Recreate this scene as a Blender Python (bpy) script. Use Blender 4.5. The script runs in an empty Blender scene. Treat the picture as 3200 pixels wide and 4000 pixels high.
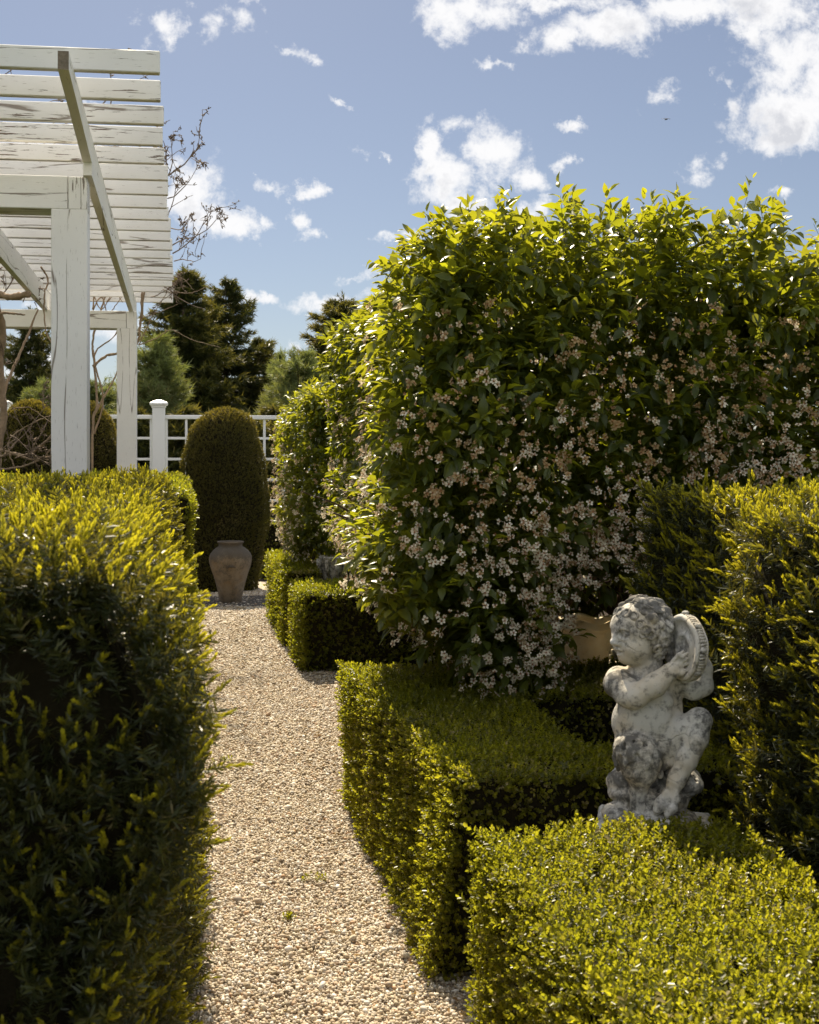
import bpy, bmesh, math, random
import numpy as np
from mathutils import Vector, Matrix
R = math.radians
random.seed(7)
rng = np.random.default_rng(11)
scene = bpy.context.scene
COL = scene.collection

# ------------------------------------------------------------------ camera
YAW = R(6.88)
EYE = 1.5
cs, sn = math.cos(YAW), math.sin(YAW)
def at(u, v, D):
    """world point seen in the direction (u, v) of the 3200x4000 photograph at depth D"""
    a = (u - 1243) / 4500.0; b = (1800 - v) / 4500.0
    return Vector((D * (a * cs + sn), D * (cs - a * sn), EYE + D * b))

cam = bpy.data.cameras.new('camera')
cam.sensor_fit = 'AUTO'; cam.sensor_width = 36.0
cam.lens = 4500 / 4000 * 36.0
cam.shift_x = 357 / 4000; cam.shift_y = -200 / 4000
cam.clip_start = 0.05; cam.clip_end = 3000
cam.dof.use_dof = True; cam.dof.focus_distance = 5.2; cam.dof.aperture_fstop = 10.5
co = bpy.data.objects.new('camera', cam); COL.objects.link(co)
co.location = (0, 0, EYE); co.rotation_euler = (R(90), 0, -YAW)
scene.camera = co

# ------------------------------------------------------------------ object helpers
def mesh(name, V, faces, m, parent=None, attrs=None, smooth=True, fmat=None):
    """V (n,3) array; faces: list of (k,3)/(k,4) int arrays; one mesh object"""
    V = np.asarray(V, dtype=np.float32)
    if not isinstance(faces, list) or isinstance(faces[0], tuple): faces = [np.asarray(faces)]
    faces = [np.asarray(f, dtype=np.int32) for f in faces if len(f)]
    loops = np.concatenate([f.ravel() for f in faces])
    sizes = np.concatenate([np.full(len(f), f.shape[1], np.int32) for f in faces])
    starts = np.concatenate([[0], np.cumsum(sizes)[:-1]]).astype(np.int32)
    me = bpy.data.meshes.new(name)
    me.vertices.add(len(V)); me.vertices.foreach_set('co', V.ravel())
    me.loops.add(len(loops)); me.loops.foreach_set('vertex_index', loops)
    me.polygons.add(len(sizes)); me.polygons.foreach_set('loop_start', starts)
    try: me.polygons.foreach_set('loop_total', sizes)
    except Exception: pass
    me.polygons.foreach_set('use_smooth', np.full(len(sizes), smooth, dtype=bool))
    for mm in (m if isinstance(m, (list, tuple)) else [m]): me.materials.append(mm)
    if fmat is not None: me.polygons.foreach_set('material_index', np.asarray(fmat, np.int32))
    if attrs:
        for k, a in attrs.items():
            at_ = me.attributes.new(k, 'FLOAT', 'POINT')
            at_.data.foreach_set('value', np.asarray(a, np.float32))
    me.update(calc_edges=True); me.validate()
    o = bpy.data.objects.new(name, me); COL.objects.link(o)
    if parent is not None: o.parent = parent
    return o
def tag(o, label=None, cat=None, group=None, kind=None):
    if label: o['label'] = label
    if cat: o['category'] = cat
    if group: o['group'] = group
    if kind: o['kind'] = kind
    return o
def thing(name, label, cat, loc=(0, 0, 0), rz=0, group=None):
    o = bpy.data.objects.new(name, None); COL.objects.link(o)
    o.empty_display_size = 0.1
    o.location = loc; o.rotation_euler = (0, 0, rz)
    return tag(o, label, cat, group)

class MB:
    """collects shapes into one mesh"""
    def __init__(s): s.V = []; s.Q = []; s.T = []; s.n = 0; s.A = []
    def add(s, V, quads=None, tris=None, a=0.0):
        V = np.asarray(V, float)
        if quads is not None and len(quads): s.Q.append(np.asarray(quads, int) + s.n)
        if tris is not None and len(tris): s.T.append(np.asarray(tris, int) + s.n)
        s.V.append(V); s.n += len(V)
        s.A.append(np.broadcast_to(np.asarray(a, float), (len(V),)).copy())
    def box(s, x0, x1, y0, y1, z0, z1, bev=0.0, a=0.0):
        if bev <= 0:
            V = [(x, y, z) for x in (x0, x1) for y in (y0, y1) for z in (z0, z1)]
            s.add(V, [(0,1,3,2),(4,6,7,5),(0,4,5,1),(2,3,7,6),(0,2,6,4),(1,5,7,3)], a=a); return
        c = np.array([(x0+x1)/2, (y0+y1)/2, (z0+z1)/2]); h = np.array([x1-x0, y1-y0, z1-z0])/2
        V = []; idx = {}
        for sx in (-1,1):
            for sy in (-1,1):
                for sz in (-1,1):
                    for ax in range(3):
                        p = np.array([sx,sy,sz])*(h-bev); p[ax] += (sx,sy,sz)[ax]*bev
                        idx[(sx,sy,sz,ax)] = len(V); V.append(c+p)
        Q = []; T = []
        for ax in range(3):
            o1, o2 = [(1,2),(2,0),(0,1)][ax]
            for sg in (-1,1):
                ring = []
                for (p,q) in ((-1,-1),(1,-1),(1,1),(-1,1)):
                    t = [0,0,0]; t[ax]=sg; t[o1]=p; t[o2]=q; ring.append(idx[(*t,ax)])
                Q.append(ring if sg>0 else ring[::-1])
        for ax in range(3):
            o1, o2 = [(1,2),(2,0),(0,1)][ax]
            for p in (-1,1):
                for q in (-1,1):
                    t0=[0,0,0]; t0[ax]=-1; t0[o1]=p; t0[o2]=q
                    t1=list(t0); t1[ax]=1
                    f=[idx[(*t0,o1)],idx[(*t1,o1)],idx[(*t1,o2)],idx[(*t0,o2)]]
                    Q.append(f if p*q<0 else f[::-1])
        for sx in (-1,1):
            for sy in (-1,1):
                for sz in (-1,1):
                    f=[idx[(sx,sy,sz,0)],idx[(sx,sy,sz,1)],idx[(sx,sy,sz,2)]]
                    T.append(f if sx*sy*sz>0 else f[::-1])
        s.add(V,Q,T,a=a)
    def tube(s, P, rad, sides=6, a=0.0):
        P = np.asarray(P, float); n = len(P)
        rad = np.broadcast_to(np.asarray(rad, float), (n,))
        tan = np.gradient(P, axis=0); tan /= np.linalg.norm(tan, axis=1)[:, None] + 1e-9
        ref = np.array([0.31, 0.22, 0.93]) if abs(tan[:,2]).mean() < .8 else np.array([1.0, 0.1, 0.05])
        u = np.cross(tan, ref); u /= np.linalg.norm(u, axis=1)[:, None] + 1e-9
        w = np.cross(tan, u)
        t = np.arange(sides) * 2 * np.pi / sides
        V = P[:,None,:] + rad[:,None,None]*(np.cos(t)[None,:,None]*u[:,None,:] + np.sin(t)[None,:,None]*w[:,None,:])
        V = V.reshape(-1,3)
        i = np.arange(n-1)[:,None]*sides; j = np.arange(sides)[None,:]; j2 = (j+1) % sides
        Q = np.stack([i+j, i+j2, i+sides+j2, i+sides+j], -1).reshape(-1,4)
        V = np.vstack([V, P[:1], P[-1:]]); c0 = n*sides
        T = [(c0, (k+1)%sides, k) for k in range(sides)] + [(c0+1, (n-1)*sides+k, (n-1)*sides+(k+1)%sides) for k in range(sides)]
        s.add(V, Q, T, a=a)
    def lathe(s, prof, seg=40, cx=0, cy=0, a=0.0):
        prof = np.asarray(prof, float); n = len(prof)
        t = np.arange(seg)*2*np.pi/seg
        V = np.stack([cx+prof[:,0:1]*np.cos(t), cy+prof[:,0:1]*np.sin(t), np.repeat(prof[:,1:2], seg, 1)], -1).reshape(-1,3)
        i = np.arange(n-1)[:,None]*seg; j = np.arange(seg)[None,:]; j2=(j+1)%seg
        s.add(V, np.stack([i+j, i+j2, i+seg+j2, i+seg+j], -1).reshape(-1,4), a=a)
    def build(s, name, m, parent=None, smooth=True):
        F = []
        if s.Q: F.append(np.vstack(s.Q))
        if s.T: F.append(np.vstack(s.T))
        return mesh(name, np.vstack(s.V), F, m, parent, {'rnd': np.concatenate(s.A)}, smooth)

def wav(seed, freq, n=7):
    """smooth pseudo random field on points"""
    g = np.random.default_rng(seed)
    K = g.normal(size=(n,3)); K /= np.linalg.norm(K, axis=1)[:,None]
    K *= freq*(0.6+1.1*g.random(n))[:,None]; ph = g.random(n)*6.28
    def f(P): return np.sin(np.asarray(P) @ K.T + ph).sum(1)/math.sqrt(n)
    return f
def unit(v): return v/(np.linalg.norm(v, axis=-1, keepdims=True)+1e-9)

# ------------------------------------------------------------------ node helpers
def newmat(name):
    m = bpy.data.materials.new(name); m.use_nodes = True
    nt = m.node_tree; nt.nodes.clear()
    out = nt.nodes.new('ShaderNodeOutputMaterial')
    return m, nt, out
def nd(nt, typ, ins=None, **props):
    n = nt.nodes.new(typ)
    for k, v in props.items(): setattr(n, k, v)
    if ins:
        for k, v in ins.items():
            if isinstance(v, bpy.types.NodeSocket): nt.links.new(v, n.inputs[k])
            else: n.inputs[k].default_value = v
    return n
def ramp(nt, fac, stops, interp='LINEAR'):
    n = nt.nodes.new('ShaderNodeValToRGB'); n.color_ramp.interpolation = interp
    e = n.color_ramp.elements
    while len(e) < len(stops): e.new(0.5)
    for k, (p, c) in enumerate(stops):
        e[k].position = p
        e[k].color = (c, c, c, 1) if not hasattr(c, '__len__') else (*c[:3], 1)
    nt.links.new(fac, n.inputs[0]); return n.outputs[0]
def mixc(nt, fac, a, b, mode='MIX'):
    def cc(c): return c if isinstance(c, bpy.types.NodeSocket) else (*c[:3], 1)
    return nd(nt, 'ShaderNodeMixRGB', {'Fac': fac, 'Color1': cc(a), 'Color2': cc(b)}, blend_type=mode).outputs[0]
def mth(nt, op, a, b=0.0, c=0.0, clamp=False):
    return nd(nt, 'ShaderNodeMath', {0: a, 1: b, 2: c}, operation=op, use_clamp=clamp).outputs[0]
def attr(nt, name): return nd(nt, 'ShaderNodeAttribute', attribute_name=name).outputs['Fac']
def noise(nt, vec, scale, detail=4, rough=.55, dist=0.0):
    d = {'Scale': scale, 'Detail': detail, 'Roughness': rough, 'Distortion': dist}
    if vec is not None: d['Vector'] = vec
    return nd(nt, 'ShaderNodeTexNoise', d)
def objco(nt): return nd(nt, 'ShaderNodeTexCoord').outputs['Object']
def worldco(nt): return nd(nt, 'ShaderNodeNewGeometry').outputs['Position']
def scalev(nt, vec, s): return nd(nt, 'ShaderNodeMapping', {'Vector': vec, 'Scale': s}).outputs[0]

def leaf_mat(name, dark, light, young, trans, tyoung, tfac=.42, rough=.38, spec=.5, dry=.97):
    m, nt, out = newmat(name)
    r = attr(nt, 'rnd'); y = attr(nt, 'young')
    c = mixc(nt, r, dark, light); c = mixc(nt, y, c, young)
    dead = ramp(nt, r, [(0,0),(dry,0),(dry+.02,1),(1,1)]); c = mixc(nt, mth(nt,'MULTIPLY',dead,.8), c, (.40,.32,.16))
    t = mixc(nt, y, trans, tyoung)
    t = mixc(nt, mth(nt, 'MULTIPLY', r, .55), t, (.30, .22, .03))
    p = nd(nt, 'ShaderNodeBsdfPrincipled', {'Base Color': c, 'Roughness': rough, 'Specular IOR Level': spec})
    tr = nd(nt, 'ShaderNodeBsdfTranslucent', {'Color': t})
    mx = nd(nt, 'ShaderNodeMixShader', {0: tfac, 1: p.outputs[0], 2: tr.outputs[0]})
    nt.links.new(mx.outputs[0], out.inputs[0]); return m

M = {}
M['box'] = leaf_mat('box_leaf', (.030,.042,.006), (.110,.120,.014), (.25,.25,.018), (.44,.46,.014), (.86,.82,.028), .50, .36, .55, .77)
M['boxfar'] = leaf_mat('box_leaf_old', (.032,.046,.007), (.105,.120,.014), (.22,.24,.018), (.42,.46,.014), (.78,.77,.025), .48, .38, .5, .82)
M['yew'] = leaf_mat('yew_needle', (.019,.029,.010), (.052,.064,.017), (.38,.36,.02), (.045,.055,.008), (.95,.86,.03), .40, .40, .5, .955)
M['apple'] = leaf_mat('apple_leaf', (.022,.042,.010), (.060,.085,.018), (.15,.18,.02), (.38,.43,.012), (.74,.72,.02), .45, .38, .5, .985)
M['topiary'] = leaf_mat('clipped_juniper', (.028,.036,.011), (.088,.086,.023), (.26,.20,.025), (.18,.16,.016), (.60,.46,.03), .34, .55, .3)
M['spruce'] = leaf_mat('spruce_needle', (.017,.030,.012), (.046,.060,.018), (.15,.135,.035), (.08,.10,.015), (.42,.36,.05), .32, .5, .3)
M['pine'] = leaf_mat('pine_needle', (.060,.085,.035), (.13,.165,.065), (.22,.26,.09), (.22,.28,.06), (.36,.42,.09), .36, .5, .3)

def simple(name, col, rough=.7, bump=0.0, bscale=60, var=.25, vscale=8, spec=.3):
    m, nt, out = newmat(name); v = objco(nt)
    n = noise(nt, v, vscale, 5)
    c = mixc(nt, n.outputs[0], tuple(x*(1-var) for x in col), tuple(min(1, x*(1+var)) for x in col))
    p = nd(nt, 'ShaderNodeBsdfPrincipled', {'Base Color': c, 'Roughness': rough, 'Specular IOR Level': spec})
    if bump:
        b = nd(nt, 'ShaderNodeBump', {'Height': noise(nt, v, bscale, 5).outputs[0], 'Strength': bump, 'Distance': .01})
        nt.links.new(b.outputs[0], p.inputs['Normal'])
    nt.links.new(p.outputs[0], out.inputs[0]); return m
M['core'] = simple('hedge_twigs', (.020,.017,.009), .9, .8, 70, .4, 30, .05)
M['bark'] = simple('bark', (.085,.060,.042), .85, .7, 40, .4, 14, .1)
M['bark2'] = simple('vine_bark', (.27,.20,.135), .85, .8, 55, .45, 18, .15)
M['twig'] = simple('twig', (.17,.125,.09), .8, 0, 30, .3, 20, .15)
M['fence'] = simple('white_vinyl', (.78,.78,.76), .38, 0, 30, .03, 3, .5)
M['wire'] = simple('wire', (.10,.10,.10), .5, 0, 30, .1, 3, .5)
M['slab'] = simple('slate', (.085,.075,.066), .8, .5, 25, .35, 5, .2)
M['boulder'] = simple('boulder', (.20,.18,.17), .85, .6, 40, .35, 9, .2)
M['bird'] = simple('plumage', (.02,.02,.022), .7)

def paint_mat():
    m, nt, out = newmat('peeling_white_paint')
    oc = objco(nt); rn = attr(nt, 'rnd')
    off = nd(nt, 'ShaderNodeCombineXYZ', {0: mth(nt,'MULTIPLY',rn,37.0), 1: mth(nt,'MULTIPLY',rn,91.0), 2: mth(nt,'MULTIPLY',rn,53.0)}).outputs[0]
    gx = nd(nt, 'ShaderNodeAttribute', attribute_name='grain').outputs['Fac']   # 0 = grain along x, 1 = along y, 2 = along z
    sx = mth(nt,'ADD', 1.0, mth(nt,'MULTIPLY', 14.0, mth(nt,'GREATER_THAN', gx, .5)))
    sy = mth(nt,'SUBTRACT', 15.0, mth(nt,'MULTIPLY', 14.0, mth(nt,'MULTIPLY', mth(nt,'GREATER_THAN', gx, .5), mth(nt,'LESS_THAN', gx, 1.5))))
    sz = mth(nt,'SUBTRACT', 15.0, mth(nt,'MULTIPLY', 14.0, mth(nt,'GREATER_THAN', gx, 1.5)))
    sc = nd(nt, 'ShaderNodeCombineXYZ', {0: sx, 1: sy, 2: sz}).outputs[0]
    v = nd(nt,'ShaderNodeVectorMath',{0: oc, 1: sc},operation='MULTIPLY').outputs[0]
    v = nd(nt,'ShaderNodeVectorMath',{0: v, 1: off},operation='ADD').outputs[0]
    grain = noise(nt, v, 5.5, 6, .62, .25).outputs[0]
    fine = noise(nt, v, 16, 3, .6, .1).outputs[0]
    blot = noise(nt, nd(nt,'ShaderNodeVectorMath',{0: oc, 1: off},operation='ADD').outputs[0], 2.2, 3, .5).outputs[0]
    crack = ramp(nt, fine, [(0, 1), (.31, 1), (.35, 0), (1, 0)])
    pl = mth(nt,'ADD', grain, mth(nt,'MULTIPLY', mth(nt,'SUBTRACT', blot, .5), .55))
    pl = mth(nt,'ADD', pl, mth(nt,'MULTIPLY', attr(nt,'wear'), .10))
    peel = ramp(nt, pl, [(0, 0), (.672, 0), (.695, 1), (1, 1)])
    lng = noise(nt, nd(nt,'ShaderNodeVectorMath',{0: v, 'Scale': .42},operation='SCALE').outputs[0], 1.0, 2, .5, .0).outputs[0]
    lc = ramp(nt, mth(nt,'ABSOLUTE', mth(nt,'SUBTRACT', lng, .5)), [(0,1),(.004,1),(.010,0),(1,0)])
    lc = mth(nt,'MULTIPLY', lc, mth(nt,'MULTIPLY', ramp(nt, grain, [(0,0),(.42,0),(.5,1),(1,1)]), .85))
    mask = mth(nt,'MAXIMUM', mth(nt,'MAXIMUM', peel, lc), mth(nt,'MULTIPLY', crack, .55))
    dirt = noise(nt, oc, 3.0, 5, .6).outputs[0]
    pc = mixc(nt, dirt, (.84,.83,.80), (.72,.70,.66))
    wood = mixc(nt, fine, (.11,.080,.055), (.26,.21,.165))
    c = mixc(nt, mask, pc, wood)
    p = nd(nt, 'ShaderNodeBsdfPrincipled', {'Base Color': c, 'Roughness': .6, 'Specular IOR Level': .3})
    h = mth(nt,'SUBTRACT', mth(nt,'MULTIPLY', grain, .35), mask)
    b = nd(nt, 'ShaderNodeBump', {'Height': h, 'Strength': .55, 'Distance': .004})
    nt.links.new(b.outputs[0], p.inputs['Normal'])
    nt.links.new(p.outputs[0], out.inputs[0]); return m
M['paint'] = paint_mat()

def stone_mat(name, base, dark, amount=.5, scale=1.0):
    m, nt, out = newmat(name); v = objco(nt)
    n1 = noise(nt, v, 9*scale, 8, .68, .3).outputs[0]
    n2 = noise(nt, v, 55*scale, 6, .7).outputs[0]
    n3 = noise(nt, v, 3.2*scale, 3, .5).outputs[0]
    st = attr(nt, 'stain')
    f = mth(nt,'ADD', mth(nt,'MULTIPLY', n1, .62), mth(nt,'MULTIPLY', n2, .62))
    f = mth(nt,'ADD', f, mth(nt,'MULTIPLY', mth(nt,'SUBTRACT', n3, .5), .35))
    f = mth(nt,'ADD', f, mth(nt,'MULTIPLY', st, .15))
    k = ramp(nt, f, [(0,0),(.715-.2*amount,0),(.86-.2*amount,1),(1,1)])
    warm = noise(nt, v, 5*scale, 4, .6).outputs[0]
    b = mixc(nt, ramp(nt, warm, [(0,0),(.45,0),(.65,1),(1,1)]), base, (base[0]*.92, base[1]*.82, base[2]*.66))
    c = mixc(nt, mth(nt,'MULTIPLY', k, .82), b, dark)
    vor = nd(nt,'ShaderNodeTexVoronoi',{'Vector': nd(nt,'ShaderNodeVectorMath',{0: v, 1: nd(nt,'ShaderNodeVectorMath',{0: noise(nt, v, 14, 4).outputs[1], 1:(.06,.06,.06)},operation='MULTIPLY').outputs[0]},operation='ADD').outputs[0],'Scale': 9*scale}, feature='DISTANCE_TO_EDGE').outputs[0]
    cr = mth(nt,'MULTIPLY', ramp(nt, vor, [(0,1),(.010,1),(.022,0),(1,0)]), ramp(nt, n3, [(0,0),(.52,0),(.6,1),(1,1)]))
    c = mixc(nt, mth(nt,'MULTIPLY', cr, .35), c, (dark[0]*.5, dark[1]*.5, dark[2]*.5))
    p = nd(nt, 'ShaderNodeBsdfPrincipled', {'Base Color': c, 'Roughness': .88, 'Specular IOR Level': .2})
    h = mth(nt,'SUBTRACT', mth(nt,'ADD', mth(nt,'MULTIPLY', n2, .7), mth(nt,'MULTIPLY', n1, .8)), cr)
    bp = nd(nt, 'ShaderNodeBump', {'Height': h, 'Strength': .6, 'Distance': .006})
    nt.links.new(bp.outputs[0], p.inputs['Normal'])
    nt.links.new(p.outputs[0], out.inputs[0]); return m
M['stone'] = stone_mat('weathered_stone', (.62,.605,.555), (.050,.049,.047), .64)
M['cream'] = stone_mat('cream_stone', (.84,.76,.58), (.36,.29,.19), .12, 1.4)
M['terra'] = stone_mat('old_terracotta', (.225,.185,.138), (.090,.078,.064), .60, 1.8)
# ------------------------------------------------------------------ render settings, sun, sky
scene.render.engine = 'CYCLES'
scene.view_settings.view_transform = 'Standard'; scene.view_settings.look = 'None'
scene.view_settings.exposure = 0.92; scene.view_settings.gamma = 1.0
scene.view_settings.use_curve_mapping = False
cy = scene.cycles
cy.max_bounces = 7; cy.diffuse_bounces = 4; cy.glossy_bounces = 2; cy.transmission_bounces = 5
cy.transparent_max_bounces = 4; cy.sample_clamp_indirect = 6.0; cy.caustics_reflective = False; cy.caustics_refractive = False
cy.use_adaptive_sampling = True; cy.adaptive_threshold = 0.012
SUN_EL = R(49); SUN_AZ = R(-2.5)          # azimuth measured from +Y towards +X
sd = Vector((math.cos(SUN_EL)*math.sin(SUN_AZ), math.cos(SUN_EL)*math.cos(SUN_AZ), math.sin(SUN_EL)))
sl = bpy.data.lights.new('sun', 'SUN'); sl.energy = 5.0; sl.angle = R(.53); sl.color = (1.0, .87, .66)
so = bpy.data.objects.new('sun', sl); COL.objects.link(so)
so.rotation_euler = sd.to_track_quat('Z', 'Y').to_euler(); so.location = (3, 25, 26)

def build_sky():
    w = bpy.data.worlds.new('World'); scene.world = w; w.use_nodes = True
    nt = w.node_tree; nt.nodes.clear()
    out = nt.nodes.new('ShaderNodeOutputWorld')
    sky = nt.nodes.new('ShaderNodeTexSky'); sky.sky_type = 'NISHITA'; sky.sun_disc = False
    sky.sun_elevation = SUN_EL; sky.sun_rotation = SUN_AZ
    sky.air_density = 1.0; sky.dust_density = .6; sky.ozone_density = 3.0; sky.altitude = 100
    hs = nd(nt, 'ShaderNodeHueSaturation', {'Hue': .505, 'Saturation': .78, 'Value': SKYV, 'Color': sky.outputs[0]})
    d = nd(nt, 'ShaderNodeTexCoord').outputs['Generated']
    s = nd(nt, 'ShaderNodeSeparateXYZ', {0: d})
    yy = mth(nt, 'MAXIMUM', s.outputs[1], .02)
    gx = mth(nt, 'DIVIDE', s.outputs[0], yy); gz = mth(nt, 'DIVIDE', s.outputs[2], yy)
    g = nd(nt, 'ShaderNodeCombineXYZ', {0: gx, 1: gz, 2: 0.0}).outputs[0]
    wn = noise(nt, g, 14, 8, .68)
    wv = nd(nt, 'ShaderNodeVectorMath', {0: wn.outputs[1], 1: (.5,.5,.5)}, operation='SUBTRACT').outputs[0]
    wv = nd(nt, 'ShaderNodeVectorMath', {0: wv, 1: (.085,.060,0)}, operation='MULTIPLY').outputs[0]
    gw = nd(nt, 'ShaderNodeVectorMath', {0: g, 1: wv}, operation='ADD').outputs[0]
    # clouds: (x, y, rx, ry, tilt deg, weight) on the 1725 px wide picture, turned into directions
    CL = [(330,40,42,55,25,.8),(352,80,16,26,0,.55),(462,50,34,26,-20,.45),(520,62,50,22,15,.5),(556,18,28,24,30,.65),(600,104,44,15,20,.6),(640,118,28,11,10,.5),
          (925,30,85,58,15,1.),(1010,20,110,40,0,1.),(1190,78,75,36,-10,1.),(1300,48,150,50,-8,1.),(1450,20,160,34,-6,1.),(1180,5,300,26,0,.9),(1600,20,150,60,0,1.),
          (1660,110,115,90,0,1.05),(1650,240,118,90,-5,1.1),(1740,170,130,160,0,1.1),(1575,75,30,40,0,.7),(1560,225,45,40,0,.8),(1535,175,18,26,0,.5),
          (905,300,34,62,0,.95),(930,395,72,56,10,1.),(1062,322,78,62,25,1.),(1105,372,52,40,0,1.),(975,430,70,36,0,1.),(1145,440,30,28,30,.7),(900,350,58,30,-25,.85),(990,270,50,22,10,.6),
          (1190,350,24,20,35,.8),(1390,205,38,30,-35,.62),(1350,228,20,22,0,.45),(1210,270,27,10,12,.6),(718,218,30,9,10,.6),(1048,140,40,10,15,.55),(1460,362,30,30,-30,.5),(1085,95,18,14,-40,.35),(1500,140,10,22,0,.3),(1515,335,18,18,0,.3),
          (400,400,70,62,25,1.05),(440,455,85,40,10,1.05),(500,465,44,34,15,.9),(355,350,40,40,0,.9),(555,462,24,16,0,.6),(530,500,22,12,0,.5),
          (575,395,42,18,10,.7),(535,372,14,8,0,.5),(662,400,26,17,20,.8),(640,455,22,22,40,.75),(665,490,40,17,5,.85),(745,310,14,16,0,.3),(790,322,8,10,0,.4),(815,505,26,9,0,.45),
          (540,625,44,14,0,.7),(690,628,88,22,-5,.85),(735,582,46,14,-10,.55),(610,735,22,20,0,.5),(870,495,34,14,0,.6),(1100,455,40,22,0,.6),(1630,410,40,10,0,.5),
          (60,300,120,26,0,.9),(200,215,40,14,0,.5),(30,420,80,30,0,.7),(250,580,120,30,0,.6),(90,640,40,18,0,.6),(60,760,90,60,0,.5),(240,700,90,40,0,.5)]
    m = None
    for (x, y, rx, ry, tl, wt) in CL:
        u, v = x*1.8551, y*1.8551
        p = at(u, v, 1.0); c = (p.x/p.y, (p.z-EYE)/p.y)
        k = 1.8551/4500
        mp = nd(nt, 'ShaderNodeMapping', {'Vector': gw, 'Location': (c[0], c[1], 0), 'Rotation': (0, 0, R(-tl)), 'Scale': (rx*k*1.25, ry*k*1.25, 1)}, vector_type='TEXTURE')
        l = nd(nt, 'ShaderNodeVectorMath', {0: mp.outputs[0]}, operation='LENGTH').outputs['Value']
        f = mth(nt, 'MULTIPLY', mth(nt, 'SUBTRACT', 1.0, l), wt)
        m = f if m is None else mth(nt, 'MAXIMUM', m, f)
    fb = noise(nt, g, 21, 9, .66, .2).outputs[0]
    fb2 = noise(nt, g, 60, 5, .6, .1).outputs[0]
    dens = mth(nt, 'ADD', mth(nt, 'MULTIPLY', m, 1.35), mth(nt, 'MULTIPLY', mth(nt, 'SUBTRACT', fb, .53), 3.4))
    dens = mth(nt, 'ADD', dens, mth(nt, 'MULTIPLY', mth(nt, 'SUBTRACT', fb2, .5), .9))
    dens = mth(nt, 'MINIMUM', dens, mth(nt, 'ADD', mth(nt, 'MULTIPLY', m, 3.0), .45))
    # unseen cloud behind the camera and overhead, added as front fill light
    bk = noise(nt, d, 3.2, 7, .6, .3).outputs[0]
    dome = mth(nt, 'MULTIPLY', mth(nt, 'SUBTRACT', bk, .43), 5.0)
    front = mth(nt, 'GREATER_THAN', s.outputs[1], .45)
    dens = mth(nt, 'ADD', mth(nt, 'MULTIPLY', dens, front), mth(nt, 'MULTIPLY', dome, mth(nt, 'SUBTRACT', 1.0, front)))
    alpha = ramp(nt, dens, [(0, 0), (.015, 0), (.15, .10), (.35, .38), (.6, .74), (.82, .92), (1, .97)])
    up = nd(nt, 'ShaderNodeVectorMath', {0: g, 1: (0, .016, 0)}, operation='ADD').outputs[0]
    fbu = noise(nt, up, 21, 9, .66, .2).outputs[0]
    lit = mth(nt, 'SUBTRACT', fb, fbu)
    lo = noise(nt, g, 9, 6, .6).outputs[0]
    thick = mth(nt, 'ADD', mth(nt, 'MULTIPLY', mth(nt, 'MINIMUM', dens, 1.3), .62), mth(nt, 'MULTIPLY', mth(nt, 'SUBTRACT', lo, .5), 2.6))
    thick = mth(nt, 'SUBTRACT', thick, mth(nt, 'MULTIPLY', lit, 1.6))
    cc = ramp(nt, thick, [(0, (.93,.925,.93)), (.55, (.93,.925,.93)), (.80, (.80,.80,.82)), (1, (.66,.67,.71))])
    cv = nd(nt, 'ShaderNodeVectorMath', {0: cc, 1: (CLV,CLV,CLV)}, operation='MULTIPLY').outputs[0]
    cv = nd(nt, 'ShaderNodeVectorMath', {0: cv, 'Scale': mth(nt, 'ADD', 1.0, mth(nt, 'MULTIPLY', .80, mth(nt, 'SUBTRACT', 1.0, front)))}, operation='SCALE').outputs[0]  # out-of-view cloud brightened to fill the shaded fronts
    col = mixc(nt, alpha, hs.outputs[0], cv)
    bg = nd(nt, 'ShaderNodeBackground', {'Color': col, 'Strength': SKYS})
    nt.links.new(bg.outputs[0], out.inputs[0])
    w.cycles.sampling_method = 'MANUAL'; w.cycles.sample_map_resolution = 512
SKYS = .055; SKYV = .76; CLV = .57/SKYS
build_sky()

# ------------------------------------------------------------------ ground
def ground_mat(name, cols, scale, bump, bscale, rough=.95):
    m, nt, out = newmat(name); v = worldco(nt)
    n = noise(nt, v, scale, 7, .65).outputs[0]; n2 = noise(nt, v, scale*.11, 4, .5).outputs[0]
    f = mth(nt, 'ADD', mth(nt, 'MULTIPLY', n, .7), mth(nt, 'MULTIPLY', n2, .3))
    c = ramp(nt, f, [(.3+.4*i/(len(cols)-1), k) for i, k in enumerate(cols)])
    p = nd(nt, 'ShaderNodeBsdfPrincipled', {'Base Color': c, 'Roughness': rough, 'Specular IOR Level': .15})
    b = nd(nt, 'ShaderNodeBump', {'Height': noise(nt, v, bscale, 6, .7).outputs[0], 'Strength': bump, 'Distance': .03})
    nt.links.new(b.outputs[0], p.inputs['Normal']); nt.links.new(p.outputs[0], out.inputs[0]); return m
M['lawn'] = ground_mat('lawn', [(.045,.075,.012), (.085,.12,.02), (.13,.155,.03)], 9, .6, 60)
M['soil'] = ground_mat('soil', [(.020,.014,.009), (.040,.028,.018), (.07,.052,.035)], 22, .8, 90)
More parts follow.
